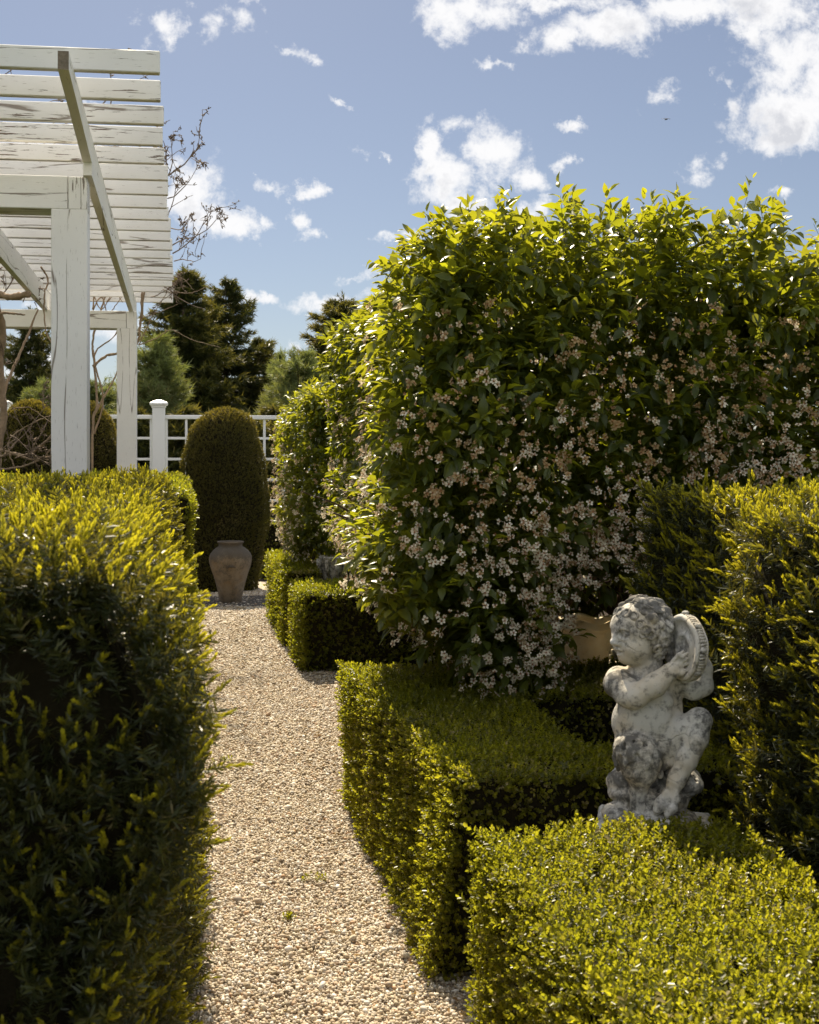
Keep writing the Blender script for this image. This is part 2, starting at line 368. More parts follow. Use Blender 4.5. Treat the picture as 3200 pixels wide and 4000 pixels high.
def gravel_mat(name, attrd):
    m, nt, out = newmat(name)
    stops = [(0,(.13,.10,.075)),(.10,(.28,.23,.16)),(.25,(.50,.41,.28)),(.42,(.72,.64,.50)),(.55,(.40,.30,.20)),(.66,(.57,.50,.41)),(.80,(.86,.82,.74)),(.90,(.34,.31,.27)),(1,(.50,.31,.17))]
    if attrd:
        c = ramp(nt, attr(nt, 'rnd'), stops)
        n = noise(nt, worldco(nt), 160, 3, .6).outputs[0]
        c = mixc(nt, mth(nt,'MULTIPLY',n,.28), c, (.42,.32,.19))
        p = nd(nt, 'ShaderNodeBsdfPrincipled', {'Base Color': c, 'Roughness': .62, 'Specular IOR Level': .35})
    else:
        v = worldco(nt)
        vo = nd(nt, 'ShaderNodeTexVoronoi', {'Vector': v, 'Scale': 75.0, 'Randomness': 1.0})
        sp = nd(nt, 'ShaderNodeSeparateColor', {0: vo.outputs['Color']})
        c = ramp(nt, sp.outputs[0], stops)
        c = mixc(nt, .35, c, (.30,.24,.17))
        p = nd(nt, 'ShaderNodeBsdfPrincipled', {'Base Color': c, 'Roughness': .8, 'Specular IOR Level': .2})
        b = nd(nt, 'ShaderNodeBump', {'Height': mth(nt,'SUBTRACT',1.0,vo.outputs['Distance']), 'Strength': .8, 'Distance': .008})
        nt.links.new(b.outputs[0], p.inputs['Normal'])
    nt.links.new(p.outputs[0], out.inputs[0]); return m
M['gravel'] = gravel_mat('pea_gravel', True); M['gravelbed'] = gravel_mat('pea_gravel_bed', False)

def sheet(name, x0, x1, y0, y1, z, m):
    o = mesh(name, [(x0,y0,z),(x1,y0,z),(x1,y1,z),(x0,y1,z)], [(0,1,2,3)], m)
    return tag(o, kind='structure')
sheet('ground', -900, 900, -60, 1600, 0.0, M['lawn'])
sheet('garden_bed', -6, 7, -1.5, 15.6, .004, M['soil'])
sheet('gravel_path', -.12, 1.12, -1.0, 14.2, .008, M['gravelbed'])
sheet('gravel_cross_path', 1.12, 2.6, 5.3, 8.3, .008, M['gravelbed'])

def pebbles():
    t = (1+5**.5)/2
    iv = unit(np.array([(-1,t,0),(1,t,0),(-1,-t,0),(1,-t,0),(0,-1,t),(0,1,t),(0,-1,-t),(0,1,-t),(t,0,-1),(t,0,1),(-t,0,-1),(-t,0,1)], float))
    it = np.array([(0,11,5),(0,5,1),(0,1,7),(0,7,10),(0,10,11),(1,5,9),(5,11,4),(11,10,2),(10,7,6),(7,1,8),(3,9,4),(3,4,2),(3,2,6),(3,6,8),(3,8,9),(4,9,5),(2,4,11),(6,2,10),(8,6,7),(9,8,1)])
    Vs=[]; Fs=[]; A=[]; n0=0
    def zone(x0,x1,y0,y1,sp,size,layers):
        nonlocal n0
        for L in range(layers):
            nx=int((x1-x0)/sp); ny=int((y1-y0)/sp)
            gx,gy=np.meshgrid(np.linspace(x0,x1,nx),np.linspace(y0,y1,ny))
            P=np.stack([gx.ravel(),gy.ravel()],1)+rng.uniform(-.6,.6,(nx*ny,2))*sp
            # pebbles thin out where the box edging begins
            N=len(P)
            r=size*np.exp(rng.normal(0,.26,N)); big=rng.random(N)<.012; r[big]*=1.7
            sc=np.stack([r*rng.uniform(.85,1.3,N), r*rng.uniform(.7,1.0,N), r*rng.uniform(.5,.8,N)],1)
            q=rng.normal(size=(N,4)); q[:,1:3]*=.35; q=unit(q); w,x,y,z=q.T
            Rm=np.stack([1-2*(y*y+z*z),2*(x*y-z*w),2*(x*z+y*w),2*(x*y+z*w),1-2*(x*x+z*z),2*(y*z-x*w),2*(x*z-y*w),2*(y*z+x*w),1-2*(x*x+y*y)],1).reshape(N,3,3)
            tv=iv[None]*(1+rng.uniform(-.16,.16,(N,12,1)))
            V=np.einsum('nij,nkj->nki',Rm,tv*sc[:,None,:])
            zz=.008+L*size*.75+sc[:,2]*.55+rng.uniform(-.002,.003,N)
            zz+=.0015*np.sin(P[:,0]*9+P[:,1]*4)*np.sin(P[:,1]*6.5)
            V+=np.concatenate([P,zz[:,None]],1)[:,None,:]
            Vs.append(V.reshape(-1,3)); Fs.append((it[None]+(np.arange(N)*12)[:,None,None]).reshape(-1,3)+n0)
            A.append(np.repeat(rng.random(N),12)); n0+=N*12
    zone(-.08,1.0,2.3,5.2,.0098,.0058,1)
    zone(-.02,1.02,5.2,8.4,.012,.0068,1)
    zone(1.02,1.9,5.4,8.2,.016,.0085,1)
    zone(-.02,1.05,8.4,13.2,.0165,.0090,1)
    o=mesh('gravel',np.vstack(Vs),np.vstack(Fs),M['gravel'],None,{'rnd':np.concatenate(A)})
    tag(o,kind='stuff')
pebbles()
# ------------------------------------------------------------------ leaf templates and scattering
class Tpl:
    def __init__(s): s.V=[]; s.Q=[]; s.T=[]; s.Y=[]; s.L=[]; s.n=0; s.nl=0
    def add(s, V, Q=(), T=(), y=0.0):
        s.V += [tuple(v) for v in V]
        s.Q += [tuple(i+s.n for i in q) for q in Q]; s.T += [tuple(i+s.n for i in t) for t in T]
        s.Y += [y]*len(V) if not hasattr(y,'__len__') else list(y); s.L += [s.nl]*len(V); s.n += len(V); s.nl += 1
    def done(s):
        s.V=np.array(s.V); s.Q=np.array(s.Q,int).reshape(-1,4); s.T=np.array(s.T,int).reshape(-1,3); s.Y=np.array(s.Y); s.L=np.array(s.L); return s
def basis(d, nrm):
    d=unit(np.asarray(d,float)); s_=np.cross(d,nrm); s_=s_/(np.linalg.norm(s_)+1e-9); n=np.cross(s_,d); return d,s_,n
def leaf6(t, b, d, nrm, L, W, y=0.0, fold=.25):
    d,s_,n=basis(d,nrm); b=np.asarray(b)
    up=n*W*fold
    t.add([b, b+d*L*.35-s_*W*.5+up, b+d*L*.75-s_*W*.42+up, b+d*L, b+d*L*.75+s_*W*.42+up, b+d*L*.35+s_*W*.5+up], [(0,3,2,1),(0,5,4,3)], y=y)
def leafL(t, b, d, nrm, L, W, y=0.0, fold=.22, droop=.35):
    """long leaf with a midrib fold and a curled tip: 3 rows of 2 quads"""
    d,s_,n=basis(d,nrm); b=np.asarray(b); V=[]
    for k,(f,w) in enumerate(((0,.06),(.3,.46),(.65,.44),(1,.03))):
        c=b+d*L*f-n*L*droop*f*f
        V+= [c-s_*W*w+n*W*fold*w*2, c, c+s_*W*w+n*W*fold*w*2]
    Q=[]
    for k in range(3):
        a=k*3; Q+=[(a,a+1,a+4,a+3),(a+1,a+2,a+5,a+4)]
    t.add(V,Q,y=y)
def rdir(r, tilt):
    a=r.uniform(0,6.283); return np.array([math.cos(a)*math.sin(tilt), math.sin(a)*math.sin(tilt), math.cos(tilt)])
def box_tpl(seed, n=4, L=.025, lf=.0108, young=False):
    r=np.random.default_rng(seed); t=Tpl()
    for k in range(n):
        z=L*(k/(n-.2)); a0=r.uniform(0,6.28)
        for j in (0,1):
            a=a0+math.pi*j+r.normal(0,.3); tilt=R(78-38*k/(n-1))+r.normal(0,.15)
            d=np.array([math.cos(a)*math.sin(tilt),math.sin(a)*math.sin(tilt),math.cos(tilt)])
            leaf6(t,(0,0,z),d,(0,0,1) if tilt>.6 else (-math.cos(a),-math.sin(a),.3),lf*r.uniform(.8,1.15),lf*.64*r.uniform(.85,1.15),y=(1.0 if young else 0.15)*k/(n-1))
    leaf6(t,(0,0,L),rdir(r,.35),rdir(r,1.3),lf*.8,lf*.48,y=1.0 if young else .3)
    return t.done()
def yew_tpl(seed, L=.062, nn=26, nl=.021, w=.0026, young=True):
    r=np.random.default_rng(seed); t=Tpl()
    bend=r.normal(0,.25,2)
    def ax(f): return np.array([bend[0]*L*f*f*.5,bend[1]*L*f*f*.5,L*f])
    def needle(b,d,l,ww,y):
        d,s_,n=basis(d,(r.normal(),r.normal(),r.normal()+.6))
        t.add([b-s_*ww*.35,b+s_*ww*.35,b+d*l*.6+s_*ww*.5+n*l*.03,b+d*l-n*l*.06,b+d*l*.6-s_*ww*.5+n*l*.03],[(0,1,2,4)],[(4,2,3)],y=y)
    for k in range(nn):
        f=.1+.9*k/nn; a=(k%2)*math.pi+r.normal(0,.65); tl=R(74-16*f)+r.normal(0,.12)
        needle(ax(f),np.array([math.cos(a)*math.sin(tl),math.sin(a)*math.sin(tl),math.cos(tl)]),nl*r.uniform(.8,1.1),w,0.0 if f<.8 else .06)
    if young:
        for tip in range(r.integers(1,4)):
            base=ax(1.0-.18*tip); od=unit(np.array([r.normal(0,.35),r.normal(0,.35),1.0])); l2=L*.36*r.uniform(.7,1.4)
            for k in range(18):
                f=k/18; a=k*2.4; tl=R(34-18*f)
                q=np.array([math.cos(a)*math.sin(tl),math.sin(a)*math.sin(tl),math.cos(tl)])+od*.8-np.array([0,0,.5])
                needle(base+od*l2*f,q,nl*.55*r.uniform(.85,1.1),w*1.2,.45+.55*f)
    st=[ax(0),ax(1)]
    t.add([st[0]+(.0009,0,0),st[0]-(.0009,0,0),st[1]-(.0006,0,0),st[1]+(.0006,0,0)],[(0,1,2,3)],y=0)
    return t.done()
def apple_tpl(seed, n=8, L=.10, lf=.064, y0=0.0):
    r=np.random.default_rng(seed); t=Tpl()
    for k in range(n):
        f=k/(n-1); a=k*2.4+r.normal(0,.7); tl=R(80-52*f*f)+r.normal(0,.38)
        d=np.array([math.cos(a)*math.sin(tl),math.sin(a)*math.sin(tl),math.cos(tl)])
        l=lf*(1-.45*f*f)*r.uniform(.8,1.15)
        leafL(t,np.array([0,0,L*f])+d*.01,d,(0,0,1) if tl>.7 else (-d[0],-d[1],.4),l,l*.50,y=y0+.65*f*f,droop=r.uniform(.1,.55))
    t.add([(.0018,0,-.03),(-.0018,0,-.03),(-.001,0,L),(.001,0,L)],[(0,1,2,3)],y=0)
    return t.done()
LEAF=None
def leaves_on(P, D, nleaf, L, lf, seed, young, rb, left=0.0):
    """long leaves along shoots at P pointing along D; blades face the sky and arch over"""
    global LEAF
    if LEAF is None:
        LEAF=[]
        for k,dr in enumerate((.12,.28,.42,.6)):
            t=Tpl(); leafL(t,(0,0,0),(0,0,1),(1,0,0),1.0,.50,y=0,droop=dr,fold=.2); LEAF.append(t.done())
    g=np.random.default_rng(seed); N=len(P); D=unit(D)
    f=np.tile(np.linspace(.05,1,nleaf),(N,1)); Ls=L*g.uniform(.6,1.3,(N,1))
    base=P[:,None,:]+D[:,None,:]*(f*Ls)[...,None]
    rad=g.normal(size=(N,nleaf,3)); rad-= (rad@D[:,:,None])*D[:,None,:]; rad=unit(rad)
    d=rad*(1.05-.55*f)[...,None]+D[:,None,:]*(.45+.6*f)[...,None]+np.array([left,-.05*1,-.12])+g.normal(0,.2,(N,nleaf,3)); d=unit(d)
    up=np.array([0,0,1.])+g.normal(0,.42,(N,nleaf,3))
    ln=lf*(1-.42*f**3)*g.uniform(.65,1.2,(N,nleaf))
    yv=np.clip(young[:,None]*(.25+.75*f**2),0,1); rn=np.clip(g.random((N,nleaf))*.6+g.random((N,1))*.35+rb[:,None],0,1)
    base=base.reshape(-1,3); d=d.reshape(-1,3); up=up.reshape(-1,3); ln=ln.ravel(); yv=yv.ravel(); rn=rn.ravel()
    base=base+d*.008; s=unit(np.cross(d,up)); n=np.cross(s,d); which=g.integers(0,4,len(base))
    VV=[];QQ=[];RR=[];YY=[];n0=0
    for i,t in enumerate(LEAF):
        k=np.where(which==i)[0]; B=np.stack([n[k],-s[k],d[k]],-1)     # local x = blade normal, z = along the leaf
        V=np.einsum('nij,mj->nmi',B,t.V)*ln[k][:,None,None]+base[k][:,None,:]; m=len(t.V)
        QQ.append((t.Q[None]+(np.arange(len(k))*m)[:,None,None]+n0).reshape(-1,4)); VV.append(V.reshape(-1,3)); RR.append(np.repeat(rn[k],m)); YY.append(np.repeat(yv[k],m)); n0+=len(k)*m
    # the shoots themselves: slim three sided stems
    A=P-D*.05; Bp=P+D*(L*.95); r=.0016; o1=unit(np.cross(D,[.2,.1,.97])); o2=np.cross(D,o1)
    ring=[o1*r,-.5*o1*r+.87*o2*r,-.5*o1*r-.87*o2*r]
    V=np.stack([A+q for q in ring]+[Bp+q*.5 for q in ring],1); off=(np.arange(N)*6)[:,None]+n0
    for a in range(3): b=(a+1)%3; QQ.append(np.concatenate([off+a,off+b,off+3+b,off+3+a],1))
    VV.append(V.reshape(-1,3)); RR.append(np.full(N*6,.95)); YY.append(np.zeros(N*6))
    return np.vstack(VV),[np.vstack(QQ)],{'rnd':np.concatenate(RR),'young':np.concatenate(YY)}
def blossom_tpl(seed, n=5, fr=.0130, spread=.052):
    r=np.random.default_rng(seed); t=Tpl()
    for k in range(n):
        c=np.array([r.normal(0,spread*.5),r.normal(0,spread*.5),r.uniform(.0,.03)])
        ax=unit(np.array([r.normal(0,.7),r.normal(0,.7),.8])); d0,s0,n0=basis(np.cross(ax,(.3,.9,.2)),ax)
        age=r.random()
        npet=5 if age<.7 else r.integers(2,5)
        for p in range(npet):
            a=p*6.283/5+r.normal(0,.1); d=d0*math.cos(a)+np.cross(ax,d0)*math.sin(a)
            d=unit(d+ax*(.18 if age<.7 else .6)); dd,s_,nn_=basis(d,ax); q=fr*r.uniform(.85,1.1)*(1 if age<.7 else .8)
            b=c+d*.002
            t.add([b,b+dd*q*.55-s_*q*.42+nn_*.002,b+dd*q-s_*q*.2,b+dd*q+s_*q*.2,b+dd*q*.55+s_*q*.42+nn_*.002],[(0,1,2,3)],[(0,3,4)],y=.0 if age<.55 else .25)
        h=ax*.003; e=.0042                                # centre with stamens
        for p in range(4):
            a=p*1.57; d=unit((d0*math.cos(a)+np.cross(ax,d0)*math.sin(a))*1.0+ax*1.2); dd,s_,nn_=basis(d,ax)
            t.add([c+h-s_*.0012,c+h+s_*.0012,c+h+d*.009],[],[(0,1,2)],y=1.0)
        t.add([c+h+d0*e,c+h+np.cross(ax,d0)*e,c+h-d0*e,c+h-np.cross(ax,d0)*e],[(0,1,2,3)],y=1.0)
    return t.done()
def tuft_tpl(seed, n=12, L=.16, w=.02, spread=65):
    r=np.random.default_rng(seed); t=Tpl()
    for k in range(n):
        f=r.random(); a=r.uniform(0,6.28); tl=R(spread)*r.uniform(.35,1)
        d=np.array([math.cos(a)*math.sin(tl),math.sin(a)*math.sin(tl),math.cos(tl)]); d,s_,nn_=basis(d,(r.normal(),r.normal(),1))
        b=np.array([0,0,L*.8*f]); l=L*r.uniform(.4,.75)
        t.add([b-s_*w*.5,b+s_*w*.5,b+d*l],[],[(0,1,2)],y=f*f)
    return t.done()

def scatter(tpls, P, D, sc=1.0, seed=1, ymul=None, rbias=None):
    """instances of the templates at P, their z axis along D, merged; returns V, [quads, tris], attrs"""
    g=np.random.default_rng(seed); N=len(P); which=g.integers(0,len(tpls),N); sc=np.broadcast_to(sc,(N,))
    VV=[];QQ=[];TT=[];RN=[];YY=[]; n0=0
    for i,t in enumerate(tpls):
        k=np.where(which==i)[0]
        if not len(k): continue
        z=unit(D[k]); ref=g.normal(size=z.shape); x=unit(np.cross(ref,z)); y=np.cross(z,x)
        B=np.stack([x,y,z],-1)
        V=np.einsum('nij,mj->nmi',B,t.V)*sc[k][:,None,None]+P[k][:,None,:]
        m=len(t.V); off=(np.arange(len(k))*m)[:,None,None]+n0
        if len(t.Q): QQ.append((t.Q[None]+off).reshape(-1,4))
        if len(t.T): TT.append((t.T[None]+off).reshape(-1,3))
        lr=g.random((len(k),t.nl)); br=g.random((len(k),1)); lr=np.clip(.55*lr+.45*br+(0 if rbias is None else rbias[k][:,None]),0,1)
        RN.append(lr[:,t.L].ravel())
        yv=np.broadcast_to(t.Y,(len(k),m)) if ymul is None else t.Y[None]*ymul[k][:,None]
        YY.append(np.clip(yv,0,1).ravel())
        VV.append(V.reshape(-1,3)); n0+=len(k)*m
    F=[]
    if QQ: F.append(np.vstack(QQ))
    if TT: F.append(np.vstack(TT))
    return np.vstack(VV),F,{'rnd':np.concatenate(RN),'young':np.concatenate(YY)}

# ------------------------------------------------------------------ clipped volumes
class Clip:
    """rounded box with a gently uneven surface"""
    def __init__(s, lo, hi, r, amp=.015, freq=5, seed=1, warp=None):
        s.lo=np.array(lo,float); s.hi=np.array(hi,float); s.r=r; s.amp=amp; s.f=wav(seed,freq); s.f2=wav(seed+50,freq*2.7); s.warp=warp
    def place(s, p, inset=0.0):
        rr=np.minimum(s.r,(s.hi-s.lo)/2-1e-3)
        q=np.clip(p,s.lo+rr,s.hi-rr); d=p-q; n=unit(d)
        o=q+n*np.asarray(rr).max()
        o=o+n*((s.f(o)+.5*s.f2(o))*s.amp-inset)[:,None]
        if s.warp is not None: o=s.warp(o)
        return o,n
    def sample(s, dens, seed, faces='xXyYZ'):
        """dens: points per m2, a number or {face: number}; x = low x side, X = high x side, Z = top"""
        g=np.random.default_rng(seed); out=[]
        e=s.hi-s.lo
        for f in faces:
            ax='xyz'.index(f.lower()); hi=f.isupper(); o1,o2=[a for a in range(3) if a!=ax]
            k=int(e[o1]*e[o2]*(dens[f] if isinstance(dens,dict) else dens))
            p=np.empty((k,3)); p[:,o1]=s.lo[o1]+g.random(k)*e[o1]; p[:,o2]=s.lo[o2]+g.random(k)*e[o2]; p[:,ax]=s.hi[ax] if hi else s.lo[ax]
            out.append(p)
        return s.place(np.vstack(out))
    def core(s, inset, step=.06):
        Vs=[];Qs=[];n0=0; e=s.hi-s.lo
        for ax in range(3):
            o1,o2=[a for a in range(3) if a!=ax]
            for hi in (0,1):
                a=np.linspace(s.lo[o1],s.hi[o1],max(3,int(e[o1]/step)+1)); b=np.linspace(s.lo[o2],s.hi[o2],max(3,int(e[o2]/step)+1))
                A,B=np.meshgrid(a,b,indexing='ij'); p=np.empty((A.size,3)); p[:,o1]=A.ravel(); p[:,o2]=B.ravel(); p[:,ax]=s.hi[ax] if hi else s.lo[ax]
                V,_=s.place(p,inset); na,nb=A.shape
                i,j=np.meshgrid(np.arange(na-1),np.arange(nb-1),indexing='ij'); k=(i*nb+j).ravel()+n0
                Vs.append(V); Qs.append(np.stack([k,k+nb,k+nb+1,k+1],1)); n0+=len(V)
        V=np.vstack(Vs); V[:,2]=np.maximum(V[:,2],.006)
        return V,np.vstack(Qs)

def clump(P, seed, freq, lo, hi):
    f=wav(seed,freq)(P); f=(f-f.min())/(f.max()-f.min()+1e-9); return lo+(hi-lo)*f

BOXT=[box_tpl(s) for s in range(5)]+[box_tpl(20+s,young=True) for s in range(4)]
BOXLOW=[box_tpl(40+s,n=3,L=.03,lf=.017) for s in range(3)]+[box_tpl(50+s,n=3,L=.034,lf=.018,young=True) for s in range(2)]
def box_hedge(name,label,lo,hi,dens,faces,seed,tpls=BOXT,matn='box',r=.035,amp=.009,inset=.035,group='clipped box hedges',parts=None,warp=None):
    """one clipped hedge: foliage and the twig mass inside it; lo/hi may be lists for an angled plan"""
    root=thing(name,label,'hedge',((lo[0][0] if isinstance(lo,list) else lo[0]),(lo[0][1] if isinstance(lo,list) else lo[1]),0),0,group)
    los=lo if isinstance(lo,list) else [lo]; his=hi if isinstance(hi,list) else [hi]; fc=faces if isinstance(faces,list) else [faces]
    Ps=[];Ns=[];cv=[];cq=[];n0=0
    for i,(a,b) in enumerate(zip(los,his)):
        c=Clip(a,b,r,amp,6,seed+i,warp)
        P,n=c.sample(dens,seed+10*i,fc[i]); 
        # drop what lies well inside a neighbouring block
        keep=np.ones(len(P),bool)
        for j,(a2,b2) in enumerate(zip(los,his)):
            if j!=i: keep&=~np.all((P>np.array(a2)+.05)&(P<np.array(b2)-.05),axis=1)
        Ps.append(P[keep]);Ns.append(n[keep])
        V,Q=c.core(inset); cv.append(V);cq.append(Q+n0);n0+=len(V)
    P=np.vstack(Ps);n=np.vstack(Ns);g=np.random.default_rng(seed+3)
    depth=g.random(len(P))**1.3*.05-.012*(n[:,0]<-.5)
    P=P-n*(depth+.012)[:,None]
    D=n*1.0+g.normal(0,.42,n.shape)+np.array([0,0,.35])
    sc=g.uniform(.75,1.2,len(P)); lon=g.random(len(P))<.035; sc[lon]*=1.35; P[lon]+=n[lon]*.014
    P[:,2]=np.maximum(P[:,2],.012)
    ym=clump(P,seed+5,7,.0,1.15)
    off=np.array(root.location)
    V,F,A=scatter(tpls,P-off,D,sc,seed,ym,clump(P,seed+9,9,-.25,.25))
    mesh('foliage',V,F,M[matn],root,A)
    mesh('branches',np.vstack(cv)-off,np.vstack(cq),M['core'],root)
    return root

def warp2(P):
    P=P.copy(); e=np.clip(1-(P[:,0]-.72)/.35,0,1); P[:,0]+=e*.085*np.clip(P[:,2]/.6,0,1)*np.clip((4.75-P[:,1])/1.5,-.2,1); return P
# right side of the path, near to far (dimensions in metres)
box_hedge('box_hedge','low clipped box hedge nearest the camera, its flat top in full sun',(.715,.55,0),(1.37,2.74,.60),{'x':6200,'Z':8600,'Y':2200,'X':1200,'y':300},'xXyYZ',101,group=None)
box_hedge('box_hedge','low angular box hedge with shaded top, between the path and the cherub statue',
    [(.72,3.22,0),(.722,3.45,0),(.72,4.22,0)],[(2.2,3.56,.60),(1.31,4.40,.602),(3.3,5.02,.612)],{'x':5800,'Z':5400,'Y':1500,'X':900,'y':2900},['xXyYZ','xXyYZ','xXyYZ'],131,group=None,warp=warp2)
box_hedge('box_hedge','square ended low box hedge with shaded front, under the left side of the flowering crabapple',(.86,8.05,0),(3.0,8.95,.575),{'x':1900,'Z':1900,'Y':900,'X':500,'y':2100},'xXyYZ',161,BOXLOW,'boxfar',group=None)
box_hedge('box_hedge','slightly taller low box hedge beside the clay urn, behind the square ended one',(.84,9.15,0),(1.13,11.0,.635),{'x':1500,'Z':1500,'Y':700,'X':400,'y':1200},'xXyYZ',171,BOXLOW,'boxfar',group=None)
box_hedge('box_hedge','dark low box hedge at the foot of the white fence, right of the tall topiary',(1.02,14.6,0),(3.2,15.2,.72),{'x':700,'Z':900,'Y':300,'X':300,'y':900},'xXyYZ',181,BOXLOW,'boxfar',group=None)
box_hedge('box_hedge','upright clipped hedge left of the path, between the yew and the tall topiary',(-1.6,7.2,0),(.07,11.0,1.33),{'x':200,'Z':1200,'Y':500,'X':1600,'y':900},'xXyYZ',191,BOXLOW,'boxfar',r=.10,amp=.03,group=None)

# yew hedges
YEWT=[yew_tpl(s) for s in range(4)]+[yew_tpl(30+s,young=False) for s in range(3)]
YEWN=[yew_tpl(60+s,L=.072,nn=30,nl=.021,w=.0032) for s in range(4)]+[yew_tpl(90+s,L=.075,nn=32,nl=.023,w=.0033,young=False) for s in range(3)]
def yew_hedge(label,lo,hi,r,amp,dens,faces,seed,warp=None,group=None,scl=1.0,inset=.07,stray=.02,ylo=.0,yhi=1.2,near=False):
    T_=YEWN if near else YEWT
    root=thing('yew_hedge',label,'hedge',(lo[0],lo[1],0),0,group)
    c=Clip(lo,hi,r,amp,4.5,seed,warp)
    P,n=c.sample(dens,seed,faces); g=np.random.default_rng(seed+3)
    P=P-n*(g.random(len(P))**1.3*.06+.035)[:,None]*scl
    D=n*.9+g.normal(0,.42,n.shape)+np.array([0,-.05,1.15])
    sc=g.uniform(.75,1.25,len(P))*scl
    s_=g.random(len(P))<stray; sc[s_]*=1.4; P[s_]+=n[s_]*.02
    keep=P[:,2]>.03; P=P[keep];D=D[keep];sc=sc[keep]; n=n[keep]
    off=np.array(root.location)
    ym=clump(P,seed+5,6,ylo,yhi)*g.uniform(.6,1.2,len(P))
    if near: ym*=np.where((n[:,1]<-.5)&(g.random(len(P))<.42),.15,1)
    V,F,A=scatter(T_,P-off,D,sc,seed,ym)
    mesh('foliage',V,F,M['yew'],root,A)
    V,Q=c.core(inset,.08); mesh('branches',V-off,Q,M['core'],root)
    return root
def warpA(P):
    z=P[:,2]; P=P.copy()
    w=np.interp(z,[0,.35,.6,.74,.85,.92,1.12,1.22,1.30,1.40],[-.05,-.06,-.05,-.01,.055,.085,.095,.055,-.02,-.06])
    far=np.clip((P[:,1]-1.7)/1.5,0,1); w2=np.interp(z,[0,.3,.6,1.0,1.3,1.5],[.08,.07,.02,-.01,-.05,-.08])
    edge=np.clip((P[:,0]+.6)/.5,0,1)
    P[:,0]+=edge*(w*(1-far)+w2*far); return P
yew_hedge('large blurred yew hedge filling the left foreground, tipped with yellow new shoots',(-2.6,1.62,0),(-.03,6.3,1.365),.09,.03,
    {'X':1100,'y':2000,'Z':1500,'Y':250},'XyYZ',201,warpA,ylo=.3,yhi=1.5,scl=.88,near=True,inset=.09,stray=.004)
def warpB(P):
    P=P.copy(); far=np.clip((P[:,1]-2.96)/.05,0,1); left=np.clip(1-(P[:,0]-1.42)/.8,0,1)
    P[:,0]+=far*left*.19; P[:,2]-=np.where(P[:,2]>1.1,.04*(1-far),0)
    return P
yew_hedge('tall dark clipped yew hedge at the right edge, behind and right of the cherub statue',(1.47,1.0,0),(3.6,4.05,1.40),.06,.025,
    {'x':1500,'Y':400,'Z':700,'y':300},'xyYZ',231,warpB,ylo=.5,yhi=1.5,stray=.035)
# ------------------------------------------------------------------ flowering crabapples
def blossom_mat():
    m, nt, out = newmat('blossom'); r=attr(nt,'rnd'); y=attr(nt,'young')
    c=mixc(nt,ramp(nt,r,[(0,0),(.45,.05),(.8,1),(1,1)]),(.88,.82,.64),(.42,.29,.13))
    c=mixc(nt,ramp(nt,y,[(0,0),(.2,.12),(.3,.25),(1,1)]),c,(.34,.13,.04))
    p=nd(nt,'ShaderNodeBsdfPrincipled',{'Base Color':c,'Roughness':.6,'Specular IOR Level':.25})
    t=nd(nt,'ShaderNodeBsdfTranslucent',{'Color':mixc(nt,.4,c,(.8,.7,.55))})
    nt.links.new(nd(nt,'ShaderNodeMixShader',{0:.38,1:p.outputs[0],2:t.outputs[0]}).outputs[0],out.inputs[0]); return m
M['blossom']=blossom_mat()
APT=[apple_tpl(s) for s in range(5)]; APU=[apple_tpl(20+s,n=11,L=.24,lf=.058,y0=.25) for s in range(4)]
BLT=[blossom_tpl(s) for s in range(6)]
def limbs(mb, root, dirv, L, r, n, g, up=.2, wob=.25):
    P=[np.array(root,float)]; d=unit(np.array(dirv,float))
    for k in range(n):
        d=unit(d+g.normal(0,wob,3)*.5+np.array([0,0,up*.3])); P.append(P[-1]+d*L/n)
    rr=np.linspace(r,r*.3,n+1); mb.tube(P,rr,6); return np.array(P)
def rayd(P,o):
    """distance from the line that runs from o towards the sun: an added gap in the canopy that lets the sun reach o"""
    q=P-np.array(o); d=np.array(sd); t=np.maximum(q@d,0); return np.linalg.norm(q-t[:,None]*d,axis=1)
